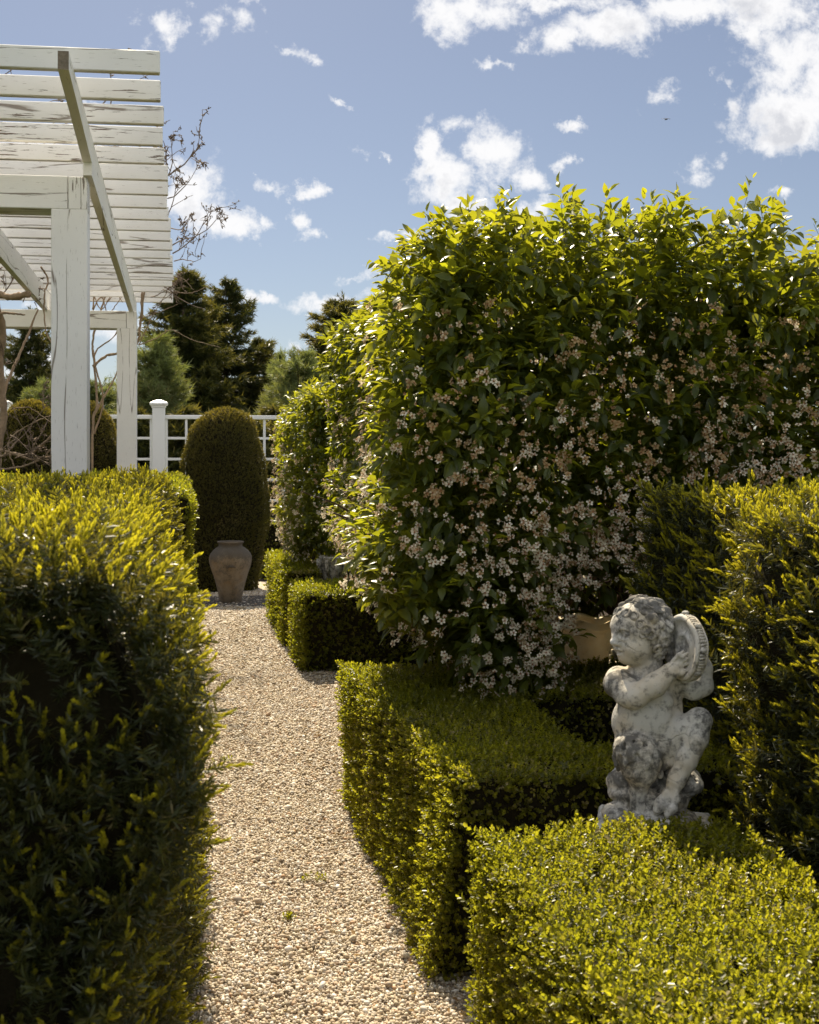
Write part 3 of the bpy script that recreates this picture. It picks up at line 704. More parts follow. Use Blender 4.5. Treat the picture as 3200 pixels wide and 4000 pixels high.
def crab(label,lo,hi,r,amp,dens,faces,seed,warp,leafsc,nb,top_shoots,trunks,deep=.34,brl=1.0,gap=None,ray=None,vol=190):
    root=thing('crabapple_tree',label,'flowering tree',(trunks[0][0],trunks[0][1],0))
    off=np.array(root.location); g=np.random.default_rng(seed)
    c=Clip(lo,hi,r,amp,2.6,seed,warp)
    P,n=c.sample(dens,seed,faces)
    hole=clump(P,seed+31,9,0,1); kp=g.random(len(P))<np.clip((hole-.22)*5,.25,1); P=P[kp]; n=n[kp]
    dp=g.random(len(P))**1.4*deep*(1+.8*(np.abs(n[:,1])>.8)); P=P-n*dp[:,None]-n*.02
    nv=int(np.prod(np.array(hi)-np.array(lo))*vol); q=np.array(lo)+.22+g.random((nv,3))*(np.array(hi)-np.array(lo)-.44); q=q if warp is None else warp(q)
    qn=unit(g.normal(size=(nv,3))+np.array([0,-.4,.1])); P=np.vstack([P,q]); n=np.vstack([n,qn]); dp=np.concatenate([dp,np.full(nv,deep)])
    if gap is not None: kp=~((P[:,0]>gap[0])&(P[:,0]<gap[1])&(P[:,1]<gap[2])&(P[:,2]<gap[3])); P=P[kp];n=n[kp];dp=dp[kp]
    if ray is not None: kp=rayd(P,ray)>.26; P=P[kp];n=n[kp];dp=dp[kp]  # foliage cleared along the sun line to let light onto the pot
    D=n*.8+g.normal(0,.62,n.shape)+np.array([-.15,-.05,.30])
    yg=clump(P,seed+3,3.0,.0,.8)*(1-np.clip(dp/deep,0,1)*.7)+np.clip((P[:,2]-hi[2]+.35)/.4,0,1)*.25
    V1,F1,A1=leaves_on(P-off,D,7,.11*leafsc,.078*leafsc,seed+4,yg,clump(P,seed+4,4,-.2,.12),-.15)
    # upright shoots above the clipped top
    k=top_shoots; tp=np.stack([g.uniform(lo[0],hi[0],k),g.uniform(lo[1],hi[1],k),np.full(k,hi[2]-.07)],1); tp,_=c.place(tp)
    tp[:,2]-=g.uniform(.0,.12,k); tp[:,2]+=clump(tp,seed+8,5,-.05,.05)
    V2,F2,A2=leaves_on(tp-off,g.normal(0,.2,(k,3))+np.array([0,0,1]),10,.155*leafsc,.070*leafsc,seed+6,np.full(k,.9),np.zeros(k),0)
    mesh('foliage',np.vstack([V1,V2]),np.vstack([F1[0],F2[0]+len(V1)]),M['apple'],root,{q:np.concatenate([A1[q],A2[q]]) for q in A1})
    # blossom clusters
    P,n=c.sample(nb,seed+20,faces.replace('Y',''))
    lowness=np.clip((hi[2]-.25-P[:,2])/(hi[2]-lo[2]),0,1)
    cl=clump(P,seed+21,3.2,0,1); keep=g.random(len(P))<(cl**1.3*1.5)*np.clip(.12+1.15*lowness,0,1)*np.clip((hi[2]-.22-P[:,2])/.2,0,1); P=P[keep];n=n[keep];low=lowness[keep]
    if gap is not None: kp=~((P[:,0]>gap[0])&(P[:,0]<gap[1])&(P[:,1]<gap[2])&(P[:,2]<gap[3]+.02)); P=P[kp];n=n[kp];low=low[kp]
    P=P-n*g.uniform(-.085,.03,len(P))[:,None]
    V,F,A=scatter(BLT,P-off,n+g.normal(0,.3,n.shape)+np.array([0,0,.25]),g.uniform(.75,1.05,len(P))*min(1,leafsc),seed+22,None,np.clip(.50-.80*low+g.normal(0,.15,len(P)),-.45,.45))
    mesh('blossom',V,F,M['blossom'],root,A)
    mb=MB()
    for (tx,ty) in trunks:
        mt=MB()
        P=limbs(mt,(tx-off[0],ty-off[1],0),(g.normal(0,.08),g.normal(0,.08),1),.75,.045,5,g,.5,.12); mt.build('trunk',M['bark'],root)
        for q in range(13):
            a=g.uniform(0,6.28); b=limbs(mb,P[g.integers(2,6)],(math.cos(a),math.sin(a)*.8,g.uniform(.25,1.3)),g.uniform(.7,1.45)*(hi[2]-.5)/2*brl,.017,8,g,.35,.35)
            for w in range(6):
                s0=b[g.integers(2,9)]; limbs(mb,s0,(g.normal(),g.normal(),g.normal()+.5),g.uniform(.25,.6),.007,5,g,.2,.35)
    mb.build('branches',M['bark'],root)
    return root
def warpC(P):
    P=P.copy(); e=np.clip(1-(P[:,0]-.95)/1.0,0,1); t=np.clip((P[:,2]-1.7)/.75,0,1); b=np.clip((1.10-P[:,2])/.4,0,1)
    back=np.clip((P[:,1]-4.4)/3.6,0,1)
    P[:,0]+=e*(.14*back+.03*t*t+.30*b*b-.10*np.exp(-((P[:,2]-1.25)/.5)**2)*(1-back)); P[:,2]-=e*.04*(1-back); P[:,1]+=.12*np.clip((P[:,2]-1.5),0,1)*(1-back)
    return P
crab('large clipped crabapple with white and faded blossom behind the cherub',(.95,4.36,.70),(4.2,8.2,2.41),.17,.08,
     {'x':430,'y':600,'Z':340,'Y':420,'X':60,'z':200},'xyZYXz',301,warpC,1.0,{'x':230,'y':680,'Z':10,'X':10,'z':150},210,[(1.75,5.9),(2.5,6.1),(3.3,6.0)],gap=(1.53,2.6,5.9,1.0),ray=(2.02,5.5,.62))
def warpD(P):
    P=P.copy(); e=np.clip(1-(P[:,0]-.8)/.6,0,1); t=np.clip((P[:,2]-1.6)/.6,0,1); P[:,0]+=e*((P[:,1]-9.3)*.10+.2*t*t+.16*np.clip((1.0-P[:,2])/.4,0,1)**2); return P
crab('smaller clipped crabapple covered in tiny pale blossom, nearer the fence',(.87,9.35,.62),(2.6,10.9,2.14),.22,.06,
     {'x':330,'y':300,'Z':260,'Y':40,'X':20,'z':40},'xyZYXz',331,warpD,.85,{'x':480,'y':480,'Z':60,'X':20,'z':50},50,[(1.75,10.1)],brl=.5,vol=40)

# ------------------------------------------------------------------ topiaries
TOT=[tuft_tpl(s,7,.030,.006,50) for s in range(5)]
def topiary(label,x,y,rad,h,seed,prof):
    root=thing('topiary',label,'topiary',(x,y,0),0,'clipped topiary domes by the fence'); g=np.random.default_rng(seed)
    pz=np.array([p[0] for p in prof])*h; pr=np.array([p[1] for p in prof])*rad
    seg=np.hypot(np.diff(pz),np.diff(pr)); cum=np.concatenate([[0],np.cumsum(seg)]); w=None
    k=int(6.28*rad*h*2500); s=g.random(k*2)*cum[-1]; z=np.interp(s,cum,pz); r=np.interp(s,cum,pr); keep=g.random(len(s))<r/rad; z=z[keep];r=r[keep];s=s[keep]
    a=g.random(len(z))*6.283; f1=wav(seed,5); f2=wav(seed+1,16)
    def surf(a,z,r,ins):
        P=np.stack([r*np.cos(a),r*np.sin(a),z],1); q=.032*f1(P)+.018*f2(P)-ins
        return P+np.stack([np.cos(a),np.sin(a),np.zeros_like(a)],1)*q[:,None]*np.clip(r/rad*2,0,1)[:,None]
    P=surf(a,z,r,.0); ds=.01; nr=np.interp(s+ds,cum,pz)-np.interp(s-ds,cum,pz); nz=-(np.interp(s+ds,cum,pr)-np.interp(s-ds,cum,pr))
    n=unit(np.stack([np.cos(a)*nr,np.sin(a)*nr,nz],1))
    P=P-n*(g.random(len(P))*.03)[:,None]
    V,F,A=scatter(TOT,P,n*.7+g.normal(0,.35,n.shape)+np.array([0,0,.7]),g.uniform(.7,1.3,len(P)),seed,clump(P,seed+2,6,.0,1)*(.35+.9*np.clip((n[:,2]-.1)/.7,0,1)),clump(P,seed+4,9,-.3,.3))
    mesh('foliage',V,F,M['topiary'],root,A)
    A_,Z_=np.meshgrid(np.linspace(0,6.2832,49),np.arange(len(pz)),indexing='ij')
    na,nz_=A_.shape; V=surf(A_.ravel(),pz[Z_.ravel()],pr[Z_.ravel()]*.96,.03)
    i,j=np.meshgrid(np.arange(na-1),np.arange(nz_-1),indexing='ij'); q=(i*nz_+j).ravel()
    mesh('branches',V,np.stack([q,q+nz_,q+nz_+1,q+1],1),M['core'],root)
    return root
PR=[(0,.86),(.05,.92),(.15,.97),(.3,1.0),(.45,1.0),(.6,.98),(.72,.95),(.8,.90),(.87,.80),(.92,.68),(.96,.48),(.985,.28),(1.0,.0)]
topiary('tall bullet shaped topiary standing directly behind the clay urn',.53,13.45,.485,2.12,401,PR)
topiary('round topped topiary at the left edge behind bare vine branches',-1.70,13.55,.42,2.20,411,PR)
topiary('topiary dome mostly hidden behind the front pergola post',-1.06,13.75,.40,2.20,421,PR)

# ------------------------------------------------------------------ fence
def fence():
    Y=16.15; root=thing('fence','white square lattice fence with capped posts behind the topiaries','fence',(-.28,Y,0)); ox=-.28
    ps=[-.28+2.12*k for k in range(-3,4)]; zt=2.135; st=.291
    for px in ps:
        m=MB(); m.box(px-ox-.088,px-ox+.088,-.088,.088,0,2.24,.006); p=m.build('post',M['fence'],root,False)
        m=MB(); X=px-ox
        m.box(X-.10,X+.10,-.10,.10,2.24,2.27,.004); m.box(X-.125,X+.125,-.125,.125,2.27,2.305,.008)
        b=.118; V=[(X-b,-b,2.305),(X+b,-b,2.305),(X+b,b,2.305),(X-b,b,2.305),(X-.03,-.03,2.345),(X+.03,-.03,2.345),(X+.03,.03,2.345),(X-.03,.03,2.345)]
        m.add(V,[(0,1,5,4),(1,2,6,5),(2,3,7,6),(3,0,4,7),(4,5,6,7)]); m.build('post_cap',M['fence'],p,False)
    for a,b in zip(ps[:-1],ps[1:]):
        x0=a-ox+.0885; x1=b-ox-.0885
        m=MB(); m.box(x0,x1,-.05,.05,zt-.055,zt,.006); m.build('top_rail',M['fence'],root,False)
        for k in range(1,6):
            z=zt-.03-st*k; m=MB(); m.box(x0,x1,-.016,.016,z-.017,z+.017,.003); m.build('rail',M['fence'],root,False)
        z0=zt-.03-st*5
        for k in range(0,8):
            x=x0+.018+(x1-x0-.036)*k/7; m=MB(); m.box(x-.017,x+.017,-.0195,.0195,z0-.017,zt-.0555,.003); m.build('picket',M['fence'],root,False)
        w=MB()
        for k in range(int((x1-x0)/.05)): w.box(x0+.05*k,x0+.05*k+.003,.022,.025,.05,z0+st)
        for k in range(int((z0+st)/.05)): w.box(x0,x1,.0255,.0285,.05+.05*k,.053+.05*k)
        w.build('wire_mesh',M['wire'],root,False)
fence()

# ------------------------------------------------------------------ conifers beyond the fence
SPT=[tuft_tpl(60+s,12,.26,.026,55) for s in range(5)]; PNT=[tuft_tpl(80+s,16,.26,.014,60) for s in range(5)]
_c={}
def conifer(kind,name,label,x,y,h,rad,seed,rz=0.0,mesh_key=None,group='conifers beyond the fence',base=.06,dens=1.0):
    root=thing(name,label,'tree',(x,y,0),rz,group)
    if mesh_key in _c:
        for ch in _c[mesh_key].children:
            d=ch.copy(); COL.objects.link(d); d.parent=root
        s=h/_c[mesh_key]['_h']; root.scale=(rad/_c[mesh_key]['_r'],)*2+(s,); return root
    g=np.random.default_rng(seed); mb=MB(); P=[];D=[];S=[]
    mb.tube([(0,0,0),(.03,.02,h*.4),(-.02,0,h*.75),(0,0,h)],[h*.018,h*.013,h*.007,.006],8)
    tw=MB()
    z=h*base
    while z<h*.985:
        f=z/h; rr=rad*(1-f)**(.72 if kind=='spruce' else .62)*(.95 if f>.12 else .8); nbr=int(6+4*(1-f))
        for k in range(nbr):
            a=g.uniform(0,6.283); L=rr*g.uniform(.62,1.12)+.06; zz=z+g.normal(0,.1)
            drop=(.30 if kind=='spruce' else -.35)*(1-f)*L; n=max(4,int(L/.22))
            t=np.linspace(0,1,n+1); cur=np.stack([np.cos(a)*L*t,np.sin(a)*L*t,zz-drop*t+(.28*L)*t*t],1)
            if L>.35: tw.tube(cur,np.linspace(.022*min(1,L),.006,n+1),4)
            dirb=np.array([math.cos(a),math.sin(a),.15]); side=np.array([-math.sin(a),math.cos(a),0])
            for i in range(1,n+1):
                for s_ in (-1,0,1):
                    for q in range(int(round((2 if s_ else 1)*dens))):
                        off=side*s_*g.uniform(.03,.30)*(1.1-t[i])*min(1.3,L)
                        P.append(cur[i]+off-dirb*g.uniform(0,.15)*min(1,L)+np.array([0,0,g.normal(0,.03)-.05*abs(s_)]))
                        D.append(dirb*.9+side*s_*g.uniform(.3,.9)+np.array([0,0,(g.uniform(-.25,.25) if kind=='spruce' else g.uniform(.2,.9))])); S.append(g.uniform(.7,1.2)*(.75+.4*min(1,L)))
        z+=h*(.026 if kind=='spruce' else .03)*g.uniform(.8,1.25)
    for k in range(10):
        P.append(np.array([g.normal(0,.03),g.normal(0,.03),h-.04*k])); D.append(np.array([g.normal(0,.3),g.normal(0,.3),1])); S.append(.8)
    P=np.array(P);D=np.array(D);S=np.array(S)
    V,F,A=scatter(SPT if kind=='spruce' else PNT,P,D,S,seed,clump(P,seed,2.2,.1,1.1)*np.clip(np.hypot(P[:,0],P[:,1])/(rad*(1-P[:,2]/h)+.15),0,1)**2,clump(P,seed+3,2.5,-.3,.25))
    mb.build('trunk',M['bark'],root); tw.build('branches',M['bark'],root)
    mesh('crown',V,F,M[kind],root,A)
    if mesh_key: _c[mesh_key]=root; root['_h']=h; root['_r']=rad
    return root
def tree_at(kind,name,label,u,vtop,D,rad,seed,key=None,rz=0,dens=1.0):
    p=at(u,vtop,D); return conifer(kind,name,label,p.x,p.y,p.z,rad,seed,rz,key,dens=dens)
tree_at('spruce','spruce_tree','tall dark spruce just right of the rear pergola post',718,1055,30,2.5,501,'A',dens=1.76)
tree_at('spruce','spruce_tree','slender topped spruce with golden side branches, right of the tallest dark spruce',882,1100,33,2.9,502,'B',dens=1.49)
tree_at('spruce','spruce_tree','dark spruce top showing between the two crabapples and the sky',1335,1165,31,2.7,503,'A',2.1)
tree_at('spruce','spruce_tree','dark spruce seen left of the front pergola post',120,1215,31,1.9,504,'B',1.2)
tree_at('spruce','spruce_tree','feathery spreading conifer behind the tall topiary, sky showing through it',1010,1330,36,2.0,505,'B',3.9)
tree_at('pine','pine_tree','young soft green pine above the fence beside the capped post',606,1330,22,1.10,511,'P',dens=1.2)
tree_at('pine','pine_tree','pale young pine at the left edge of the smaller crabapple',1165,1385,23,1.1,512,'P',1.0)
tree_at('pine','pine_tree','short green pine above the fence left of the front pergola post',165,1500,22,.9,513,'P',2.2)
tree_at('pine','pine_tree','small pine in the gap between the two pergola posts',400,1500,24,1.2,514,'P',4.0)
tree_at('pine','pine_tree','slim pine tip rising beside the smaller crabapple top',1105,1395,25,.75,515,'P',5.0)
hz=[(150,1640,20.5),(330,1640,21),(520,1635,20.6),(700,1625,20.8),(830,1640,21),(960,1640,20.6),(1090,1625,21),(1230,1640,20.8)]
lb=['at the far left','under the small pine between the posts','left of the capped post','just right of the capped post','behind the tall topiary','right of the tall topiary','left of the smaller crabapple','mostly behind the smaller crabapple']
for i,(u,v,D) in enumerate(hz):
    tree_at('spruce','conifer','low dark conifer seen through the fence lattice, '+lb[i],u,v,D,1.25,520,'H',i*1.3,dens=2.29)
# grass blades in the strip of lawn behind the fence
def grass():
    g=np.random.default_rng(77); t=Tpl()
    for k in range(9):
        a=g.uniform(0,6.28); d=np.array([math.cos(a)*.4,math.sin(a)*.4,1]); b=np.array([g.normal(0,.03),g.normal(0,.03),0]); s=np.array([-math.sin(a),math.cos(a),0])*.006
        t.add([b-s,b+s,b+d*g.uniform(.06,.14)],[],[(0,1,2)],y=g.random())
    t.done(); P=np.stack([g.uniform(-6,7,5000),16.4+g.random(5000)**1.6*24,np.zeros(5000)],1)
    V,F,A=scatter([t],P,np.tile([0,0,1.],(5000,1)),1.6,5)
    tag(mesh('lawn_grass',V,F,M['boxfar'],None,A),kind='stuff')
grass()

# ------------------------------------------------------------------ pergola
def timber(parent,name,x0,x1,y0,y1,z0,z1,grain,wear=0.0,bev=.004,cuts=None):
    m=MB(); m.box(x0,x1,y0,y1,z0,z1,bev); V=np.vstack(m.V); n=len(V); r=random.random()
    return mesh(name,V,[np.vstack(m.Q),np.vstack(m.T)],M['paint'],parent,{'rnd':np.full(n,r),'grain':np.full(n,float(grain)),'wear':np.full(n,wear)},False)
M['endgrain']=simple('end_grain',(.20,.165,.125),.85,.6,90,.45,60,.1)
def pergola():
    ox,oy=-.58,6.36
    root=thing('pergola','white wooden pergola with peeling paint and open slatted roof at upper left','pergola',(ox,oy,0))
    def T(name,x0,x1,y0,y1,z0,z1,g,w=0.0,parent=root): return timber(parent,name,x0-ox,x1-ox,y0-oy,y1-oy,z0,z1,g,w)
    # posts with a tongue that carries the long beam
    for (x0,x1,xs,y0,y1) in ((-.678,-.488,-.588,6.27,6.46),(-.628,-.430,-.530,11.85,12.05)):
        p=T('post',x0,x1,y0,y1,0,2.845,2,-.75); T('tongue',xs,x1,y0,y1,2.845,3.02,2,.2,p)
        T('cross_beam',-4.2,xs-.004,y0,y1,2.845,3.022,0,-.2)
    for (y0,y1) in ((6.27,6.46),(11.85,12.05)):
        T('post',-2.72,-2.53,y0,y1,0,2.842,2,0.0)
    # long beams with a shaped front tail
    def beam(x0,x1):
        pts=[(12.75,3.02),(6.235,3.02),(6.235,3.088)]
        for t in np.linspace(0,1,12):
            y=6.235+(4.95-6.235)*t; pts.append((y,3.088+.062*t**1.6+.012*math.sin(t*3.14)))
        pts=pts+[(4.95,3.228),(12.75,3.228)]
        n=len(pts); V=[(x0-ox,y-oy,z) for y,z in pts]+[(x1-ox,y-oy,z) for y,z in pts]
        bm=bmesh.new(); vs=[bm.verts.new(v) for v in V]
        bm.faces.new(vs[:n][::-1]); bm.faces.new(vs[n:])
        for i in range(n):
            j=(i+1)%n; bm.faces.new((vs[i],vs[j],vs[n+j],vs[n+i]))
        bmesh.ops.recalc_face_normals(bm,faces=bm.faces)
        me=bpy.data.meshes.new('long_beam'); bm.to_mesh(me); bm.free(); me.materials.append(M['paint'])
        me.materials.append(M['endgrain'])
        for pl in me.polygons:
            if pl.normal.y<-.9 and pl.center.z>3.1: pl.material_index=1
        for k,val in (('rnd',random.random()),('grain',1.0),('wear',-.4)):
            a=me.attributes.new(k,'FLOAT','POINT'); a.data.foreach_set('value',np.full(len(me.vertices),val,np.float32))
        o=bpy.data.objects.new('long_beam',me); COL.objects.link(o); o.parent=root
    for x0 in (-.508,-1.365,-2.22,-3.1): beam(x0,x0+.046)
    for k in range(20):
        y=5.18+.395*k; e=random.uniform(-.012,.012)
        T('slat',-4.3,-.083+e+.0015*k,y,y+.042,3.2285,3.325+random.uniform(-.004,.004),0,[.1,.7,.3,.9,.5,-.1][k%6] if k<6 else random.uniform(-.5,.3))
pergola()

# ------------------------------------------------------------------ bare vines on the pergola
def twigs(mb,p,d,L,r,depth,g,grav=.0):
    n=max(4,int(L/.07)); P=[np.array(p,float)]; d=unit(np.array(d,float))
    for k in range(n):
        d=unit(d+g.normal(0,.16,3)+np.array([0,0,grav])); P.append(P[-1]+d*L/n)
    mb.tube(P,np.linspace(r,max(.0022,r*.35),n+1),5)
    if depth>0:
        for k in range(g.integers(3,6)):
            i=g.integers(1,n+1); dd=unit(P[i]-P[i-1]); q=unit(dd*.7+g.normal(0,.6,3)); twigs(mb,P[i],q,L*g.uniform(.25,.5),max(.0025,r*.55),depth-1,g,grav)
    else:
        for k in range(3):
            i=g.integers(1,n+1); mb.tube([P[i],P[i]+g.normal(0,.012,3),P[i]+g.normal(0,.02,3)],[.004,.005,.002],4)
def spline(pts,n=8):
    P=np.array(pts,float); out=[]
    Q=np.vstack([2*P[0]-P[1],P,2*P[-1]-P[-2]])
    for i in range(1,len(Q)-2):
        for t in np.linspace(0,1,n,endpoint=False):
            a,b,c,d=Q[i-1],Q[i],Q[i+1],Q[i+2]
            out.append(.5*((2*b)+(-a+c)*t+(2*a-5*b+4*c-d)*t*t+(-a+3*b-3*c+d)*t**3))
    out.append(P[-1]); return np.array(out)
def vine(label,stems,shoots,seed,loc):
    g=np.random.default_rng(seed); root=thing('climbing_vine',label,'vine',loc,0,None); off=np.array(loc)
    mt=MB(); ms=MB()
    for (pts,r0,r1) in stems:
        P=spline([at(*p) for p in pts])-off; P[1:-1]+=g.normal(0,.0025,(len(P)-2,3)); mt.tube(P,np.linspace(r0,r1,len(P))*.8*(1+.12*g.normal(size=len(P))),7)
    for (u,v,D,du,dv,L,r,dep) in shoots:
        p=np.array(at(u,v,D))-off; q=np.array(at(u+du,v+dv,D+g.uniform(-.4,.4)))-off; twigs(ms,p,q-p,L,r,dep,g,.01)
    mt.build('stems',M['bark2'],root); ms.build('twigs',M['twig'],root); return root
def S(z2x,z2y,D): return (z2x*.6957,1000+z2y*.6957,D)
p0=at(-10,2400,10.6)
vine('thick bare vine trunk with tangled branches at the left edge under the pergola',
  [([S(-60,1900,10.6),S(-20,1150,10.6),S(20,900,10.6),S(0,600,10.5),S(15,420,10.4),S(-25,230,10.2),S(60,230,10.1),S(160,215,10.0)],.055,.035),
   ([S(-10,1010,10.6),S(30,750,10.7),S(90,600,10.8),S(145,470,10.9),S(215,300,11.0)],.022,.012),
   ([S(-40,330,10.2),S(40,320,10.3),S(140,330,10.6)],.02,.008),
   ([S(-60,1150,10.4),S(60,1110,10.3),S(150,1120,10.2),S(240,1060,10.1),S(320,970,10.0)],.022,.012),
   ([S(-60,1080,10.2),S(50,1100,10.2),S(180,1140,10.1),S(330,1120,10.0)],.018,.010),
   ([S(0,1200,10.1),S(130,1180,10.1),S(230,1140,10.0),S(330,1040,9.9)],.014,.008),
   ([S(90,1210,10.1),S(45,1060,10.1),S(100,990,10.1),S(200,930,10.0),S(320,880,10.0)],.009,.005),
   ([S(230,60,10.2),S(270,130,10.3),S(250,220,10.2),S(255,400,10.1),S(300,520,10.0)],.012,.006),
   ([S(60,860,10.3),S(160,850,10.2),S(240,900,10.2),S(330,960,10.1)],.006,.004)],
  [(20,1780,10.2,120,-120,.7,.007,2),(60,1790,10.1,150,-60,.7,.007,2),(120,1770,10.0,90,-150,.5,.006,2),(40,1700,10.0,120,80,.6,.006,2),(10,1150,10.4,60,-60,.5,.006,2),(90,1180,10.8,50,-80,.4,.005,2),(150,1830,10.0,-80,-140,.5,.006,1),(0,1330,10.3,100,60,.5,.006,1)],601,(p0.x,p0.y,0))
p1=at(370,2300,12.3)
vine('slender bare vine twining up the rear pergola post and over the roof edge',
  [([S(520,1900,12.3),S(520,1000,12.3),S(545,840,12.3),S(530,600,12.35),S(520,480,12.4),S(560,330,12.4),S(600,180,12.4),S(545,150,12.3),S(520,300,12.3)],.020,.011),
   ([S(530,1000,12.4),S(580,800,12.4),S(530,560,12.5),S(650,440,12.5),S(660,330,12.4)],.014,.008),
   ([S(525,900,12.3),S(640,690,12.4),S(690,560,12.5)],.012,.008),
   ([S(520,620,12.3),S(600,560,12.3),S(700,540,12.3),S(770,490,12.2),S(790,360,12.1),S(800,200,12.0)],.020,.014),
   ([S(780,420,12.2),S(800,330,12.2),S(815,190,12.1),S(880,150,12.0),S(960,170,11.9)],.012,.007),
   ([S(520,200,12.3),S(570,300,12.3),S(640,200,12.2),S(690,260,12.2)],.009,.005),
   ([S(510,330,12.3),S(570,230,12.3),S(610,320,12.3),S(690,220,12.2)],.009,.005),
   ([S(780,500,12.1),S(880,460,12.0),S(960,415,11.9),S(1080,470,11.8),S(1240,515,11.7)],.008,.003),
   ([S(790,350,12.1),S(880,320,12.0),S(1000,270,11.9)],.007,.003),
   ([S(860,150,11.9),S(980,200,11.8),S(1080,205,11.7),S(1190,155,11.6)],.009,.003),
   ([S(840,170,11.9),S(1000,120,11.8),S(1090,190,11.7)],.007,.003),
   ([S(780,500,12.2),S(860,330,12.0),S(940,200,11.9)],.008,.004)],
  [(650,690,10.2,150,-110,.5,.008,2),(650,690,10.2,40,-250,.42,.007,2),(650,700,10.3,60,-120,.4,.006,2),(655,775,10.3,110,-20,.4,.006,2),(655,850,10.5,140,-60,.5,.006,1),
   (665,890,10.8,150,0,.55,.006,2),(670,960,10.9,150,-90,.6,.007,2),(675,990,11.0,190,-40,.7,.007,2),(680,1020,11.2,120,0,.5,.006,1),
   (390,420,9.5,40,-60,.4,.006,1),(430,420,9.8,30,-80,.4,.006,1),(100,560,10,90,-40,.6,.006,2),(20,470,10,90,-60,.6,.006,2),(30,620,10.5,120,-20,.6,.006,2),(430,560,10,90,-20,.6,.006,2),(480,290,8.5,20,-30,.2,.004,1),(20,290,8.8,60,-20,.3,.004,1),(200,610,10.6,120,-20,.6,.006,2),(500,690,10.6,120,-20,.6,.006,1),
   (590,1160,12,60,-40,.5,.006,2),(420,1180,12.2,60,-60,.5,.006,2),(640,1120,11.8,120,30,.6,.006,2)],611,(p1.x,p1.y,0))

# ------------------------------------------------------------------ clay urn, slab and small ornaments
def stained(mb,name,m,parent,stain=None):
    V=np.vstack(mb.V); F=[]
    if mb.Q: F.append(np.vstack(mb.Q))
    if mb.T: F.append(np.vstack(mb.T))
    return mesh(name,V,F,m,parent,{'stain':np.zeros(len(V)) if stain is None else stain(V)},True)
def urn():
    root=thing('clay_urn','big weathered terracotta urn at the end of the gravel path','urn',(.535,12.12,.021))
    k=.001863
    o=[(0,0),(60,0),(63,6),(66,30),(80,100),(97,160),(112,205),(120,240),(119,265),(112,285),(98,303),(82,316),(72,324),(68,330),(68,338),(74,346),(76,351),(74,355),(66,354),(61,346),(60,335),(64,326),(85,306),(104,270),(100,220),(60,60),(0,50)]
    m=MB(); m.lathe([(r*k*1.0,z*k*.96) for r,z in o],56)
    V=m.V[0]; V+=unit(V*np.array([1,1,0]))*(.003*wav(5,22)(V)+.0016*wav(6,75)(V))[:,None]
    stained(m,'body',M['terra'],root,lambda V: np.clip((V[:,2]-.42)/.1,0,1)*1.1)
    m=MB(); P=[]
    for t in np.linspace(-1,1,9): a=-1.5708+t*.20; rr=.223+.010*(1-t*t); P.append((rr*math.cos(a),rr*math.sin(a),.375+.012*(1-t*t)))
    m.tube(P,[.004,.007,.009,.011,.012,.011,.009,.007,.004],7); stained(m,'lug',M['terra'],root,lambda V: np.full(len(V),1.2))
urn()
m=MB(); m.box(-.42,.42,-.45,.45,0,.021,.006); V=np.vstack(m.V)
s=mesh('stone_slab',V,[np.vstack(m.Q),np.vstack(m.T)],M['slab'],None,None,False); s.location=(.53,12.2,0); tag(s,'dark flat stone slab under the terracotta urn','slab')

def ribbed_pot():
    root=thing('garden_pot','cream ribbed garden pot glimpsed under the crabapple, left of the cherub head','pot',(2.03,5.55,0))
    prof=[(0,0),(.085,0),(.090,.03),(.075,.06),(.082,.10),(.100,.25),(.118,.42),(.132,.58),(.140,.665),(.150,.675),(.153,.70),(.146,.712),(.130,.705),(.12,.60),(0,.58)]
    P=[]
    for a,b in zip(prof[:-1],prof[1:]):
        for t in np.linspace(0,1,5,endpoint=False): P.append((a[0]+(b[0]-a[0])*t,a[1]+(b[1]-a[1])*t))
    P.append(prof[-1]); P=np.array(P); k=(P[:,1]>.1)&(P[:,0]>.08); P[k,0]+=.0035*np.sin(P[k,1]*150)
    m=MB(); m.lathe(P,48); V=m.V[0]; V[:,2]+=.010*np.sin(np.arctan2(V[:,1],V[:,0])*5)*(V[:,2]>.1)
    stained(m,'body',M['cream'],root)
    m=MB(); m.lathe([(0,.66),(.13,.665)],32); stained(m,'soil',M['soil'],root)
ribbed_pot()
def small_urn():
    root=thing('garden_pot','small off white planter on a foot behind the square ended box hedge','planter',(1.245,9.32,0))
    m=MB(); m.lathe([(0,0),(.07,0),(.07,.42),(.05,.45),(.055,.5),(.085,.56),(.10,.63),(.108,.70),(.115,.71),(.112,.725),(.10,.72),(.09,.64),(0,.62)],32)
    stained(m,'body',M['stone'],root)
    m=MB()
    for k in range(9):
        a=k*6.283/9; m.tube([(.102*math.cos(a),.102*math.sin(a),.57),(.118*math.cos(a),.118*math.sin(a),.64),(.125*math.cos(a),.125*math.sin(a),.70)],[.012,.020,.012],6)
    stained(m,'fluting',M['stone'],root)
small_urn()
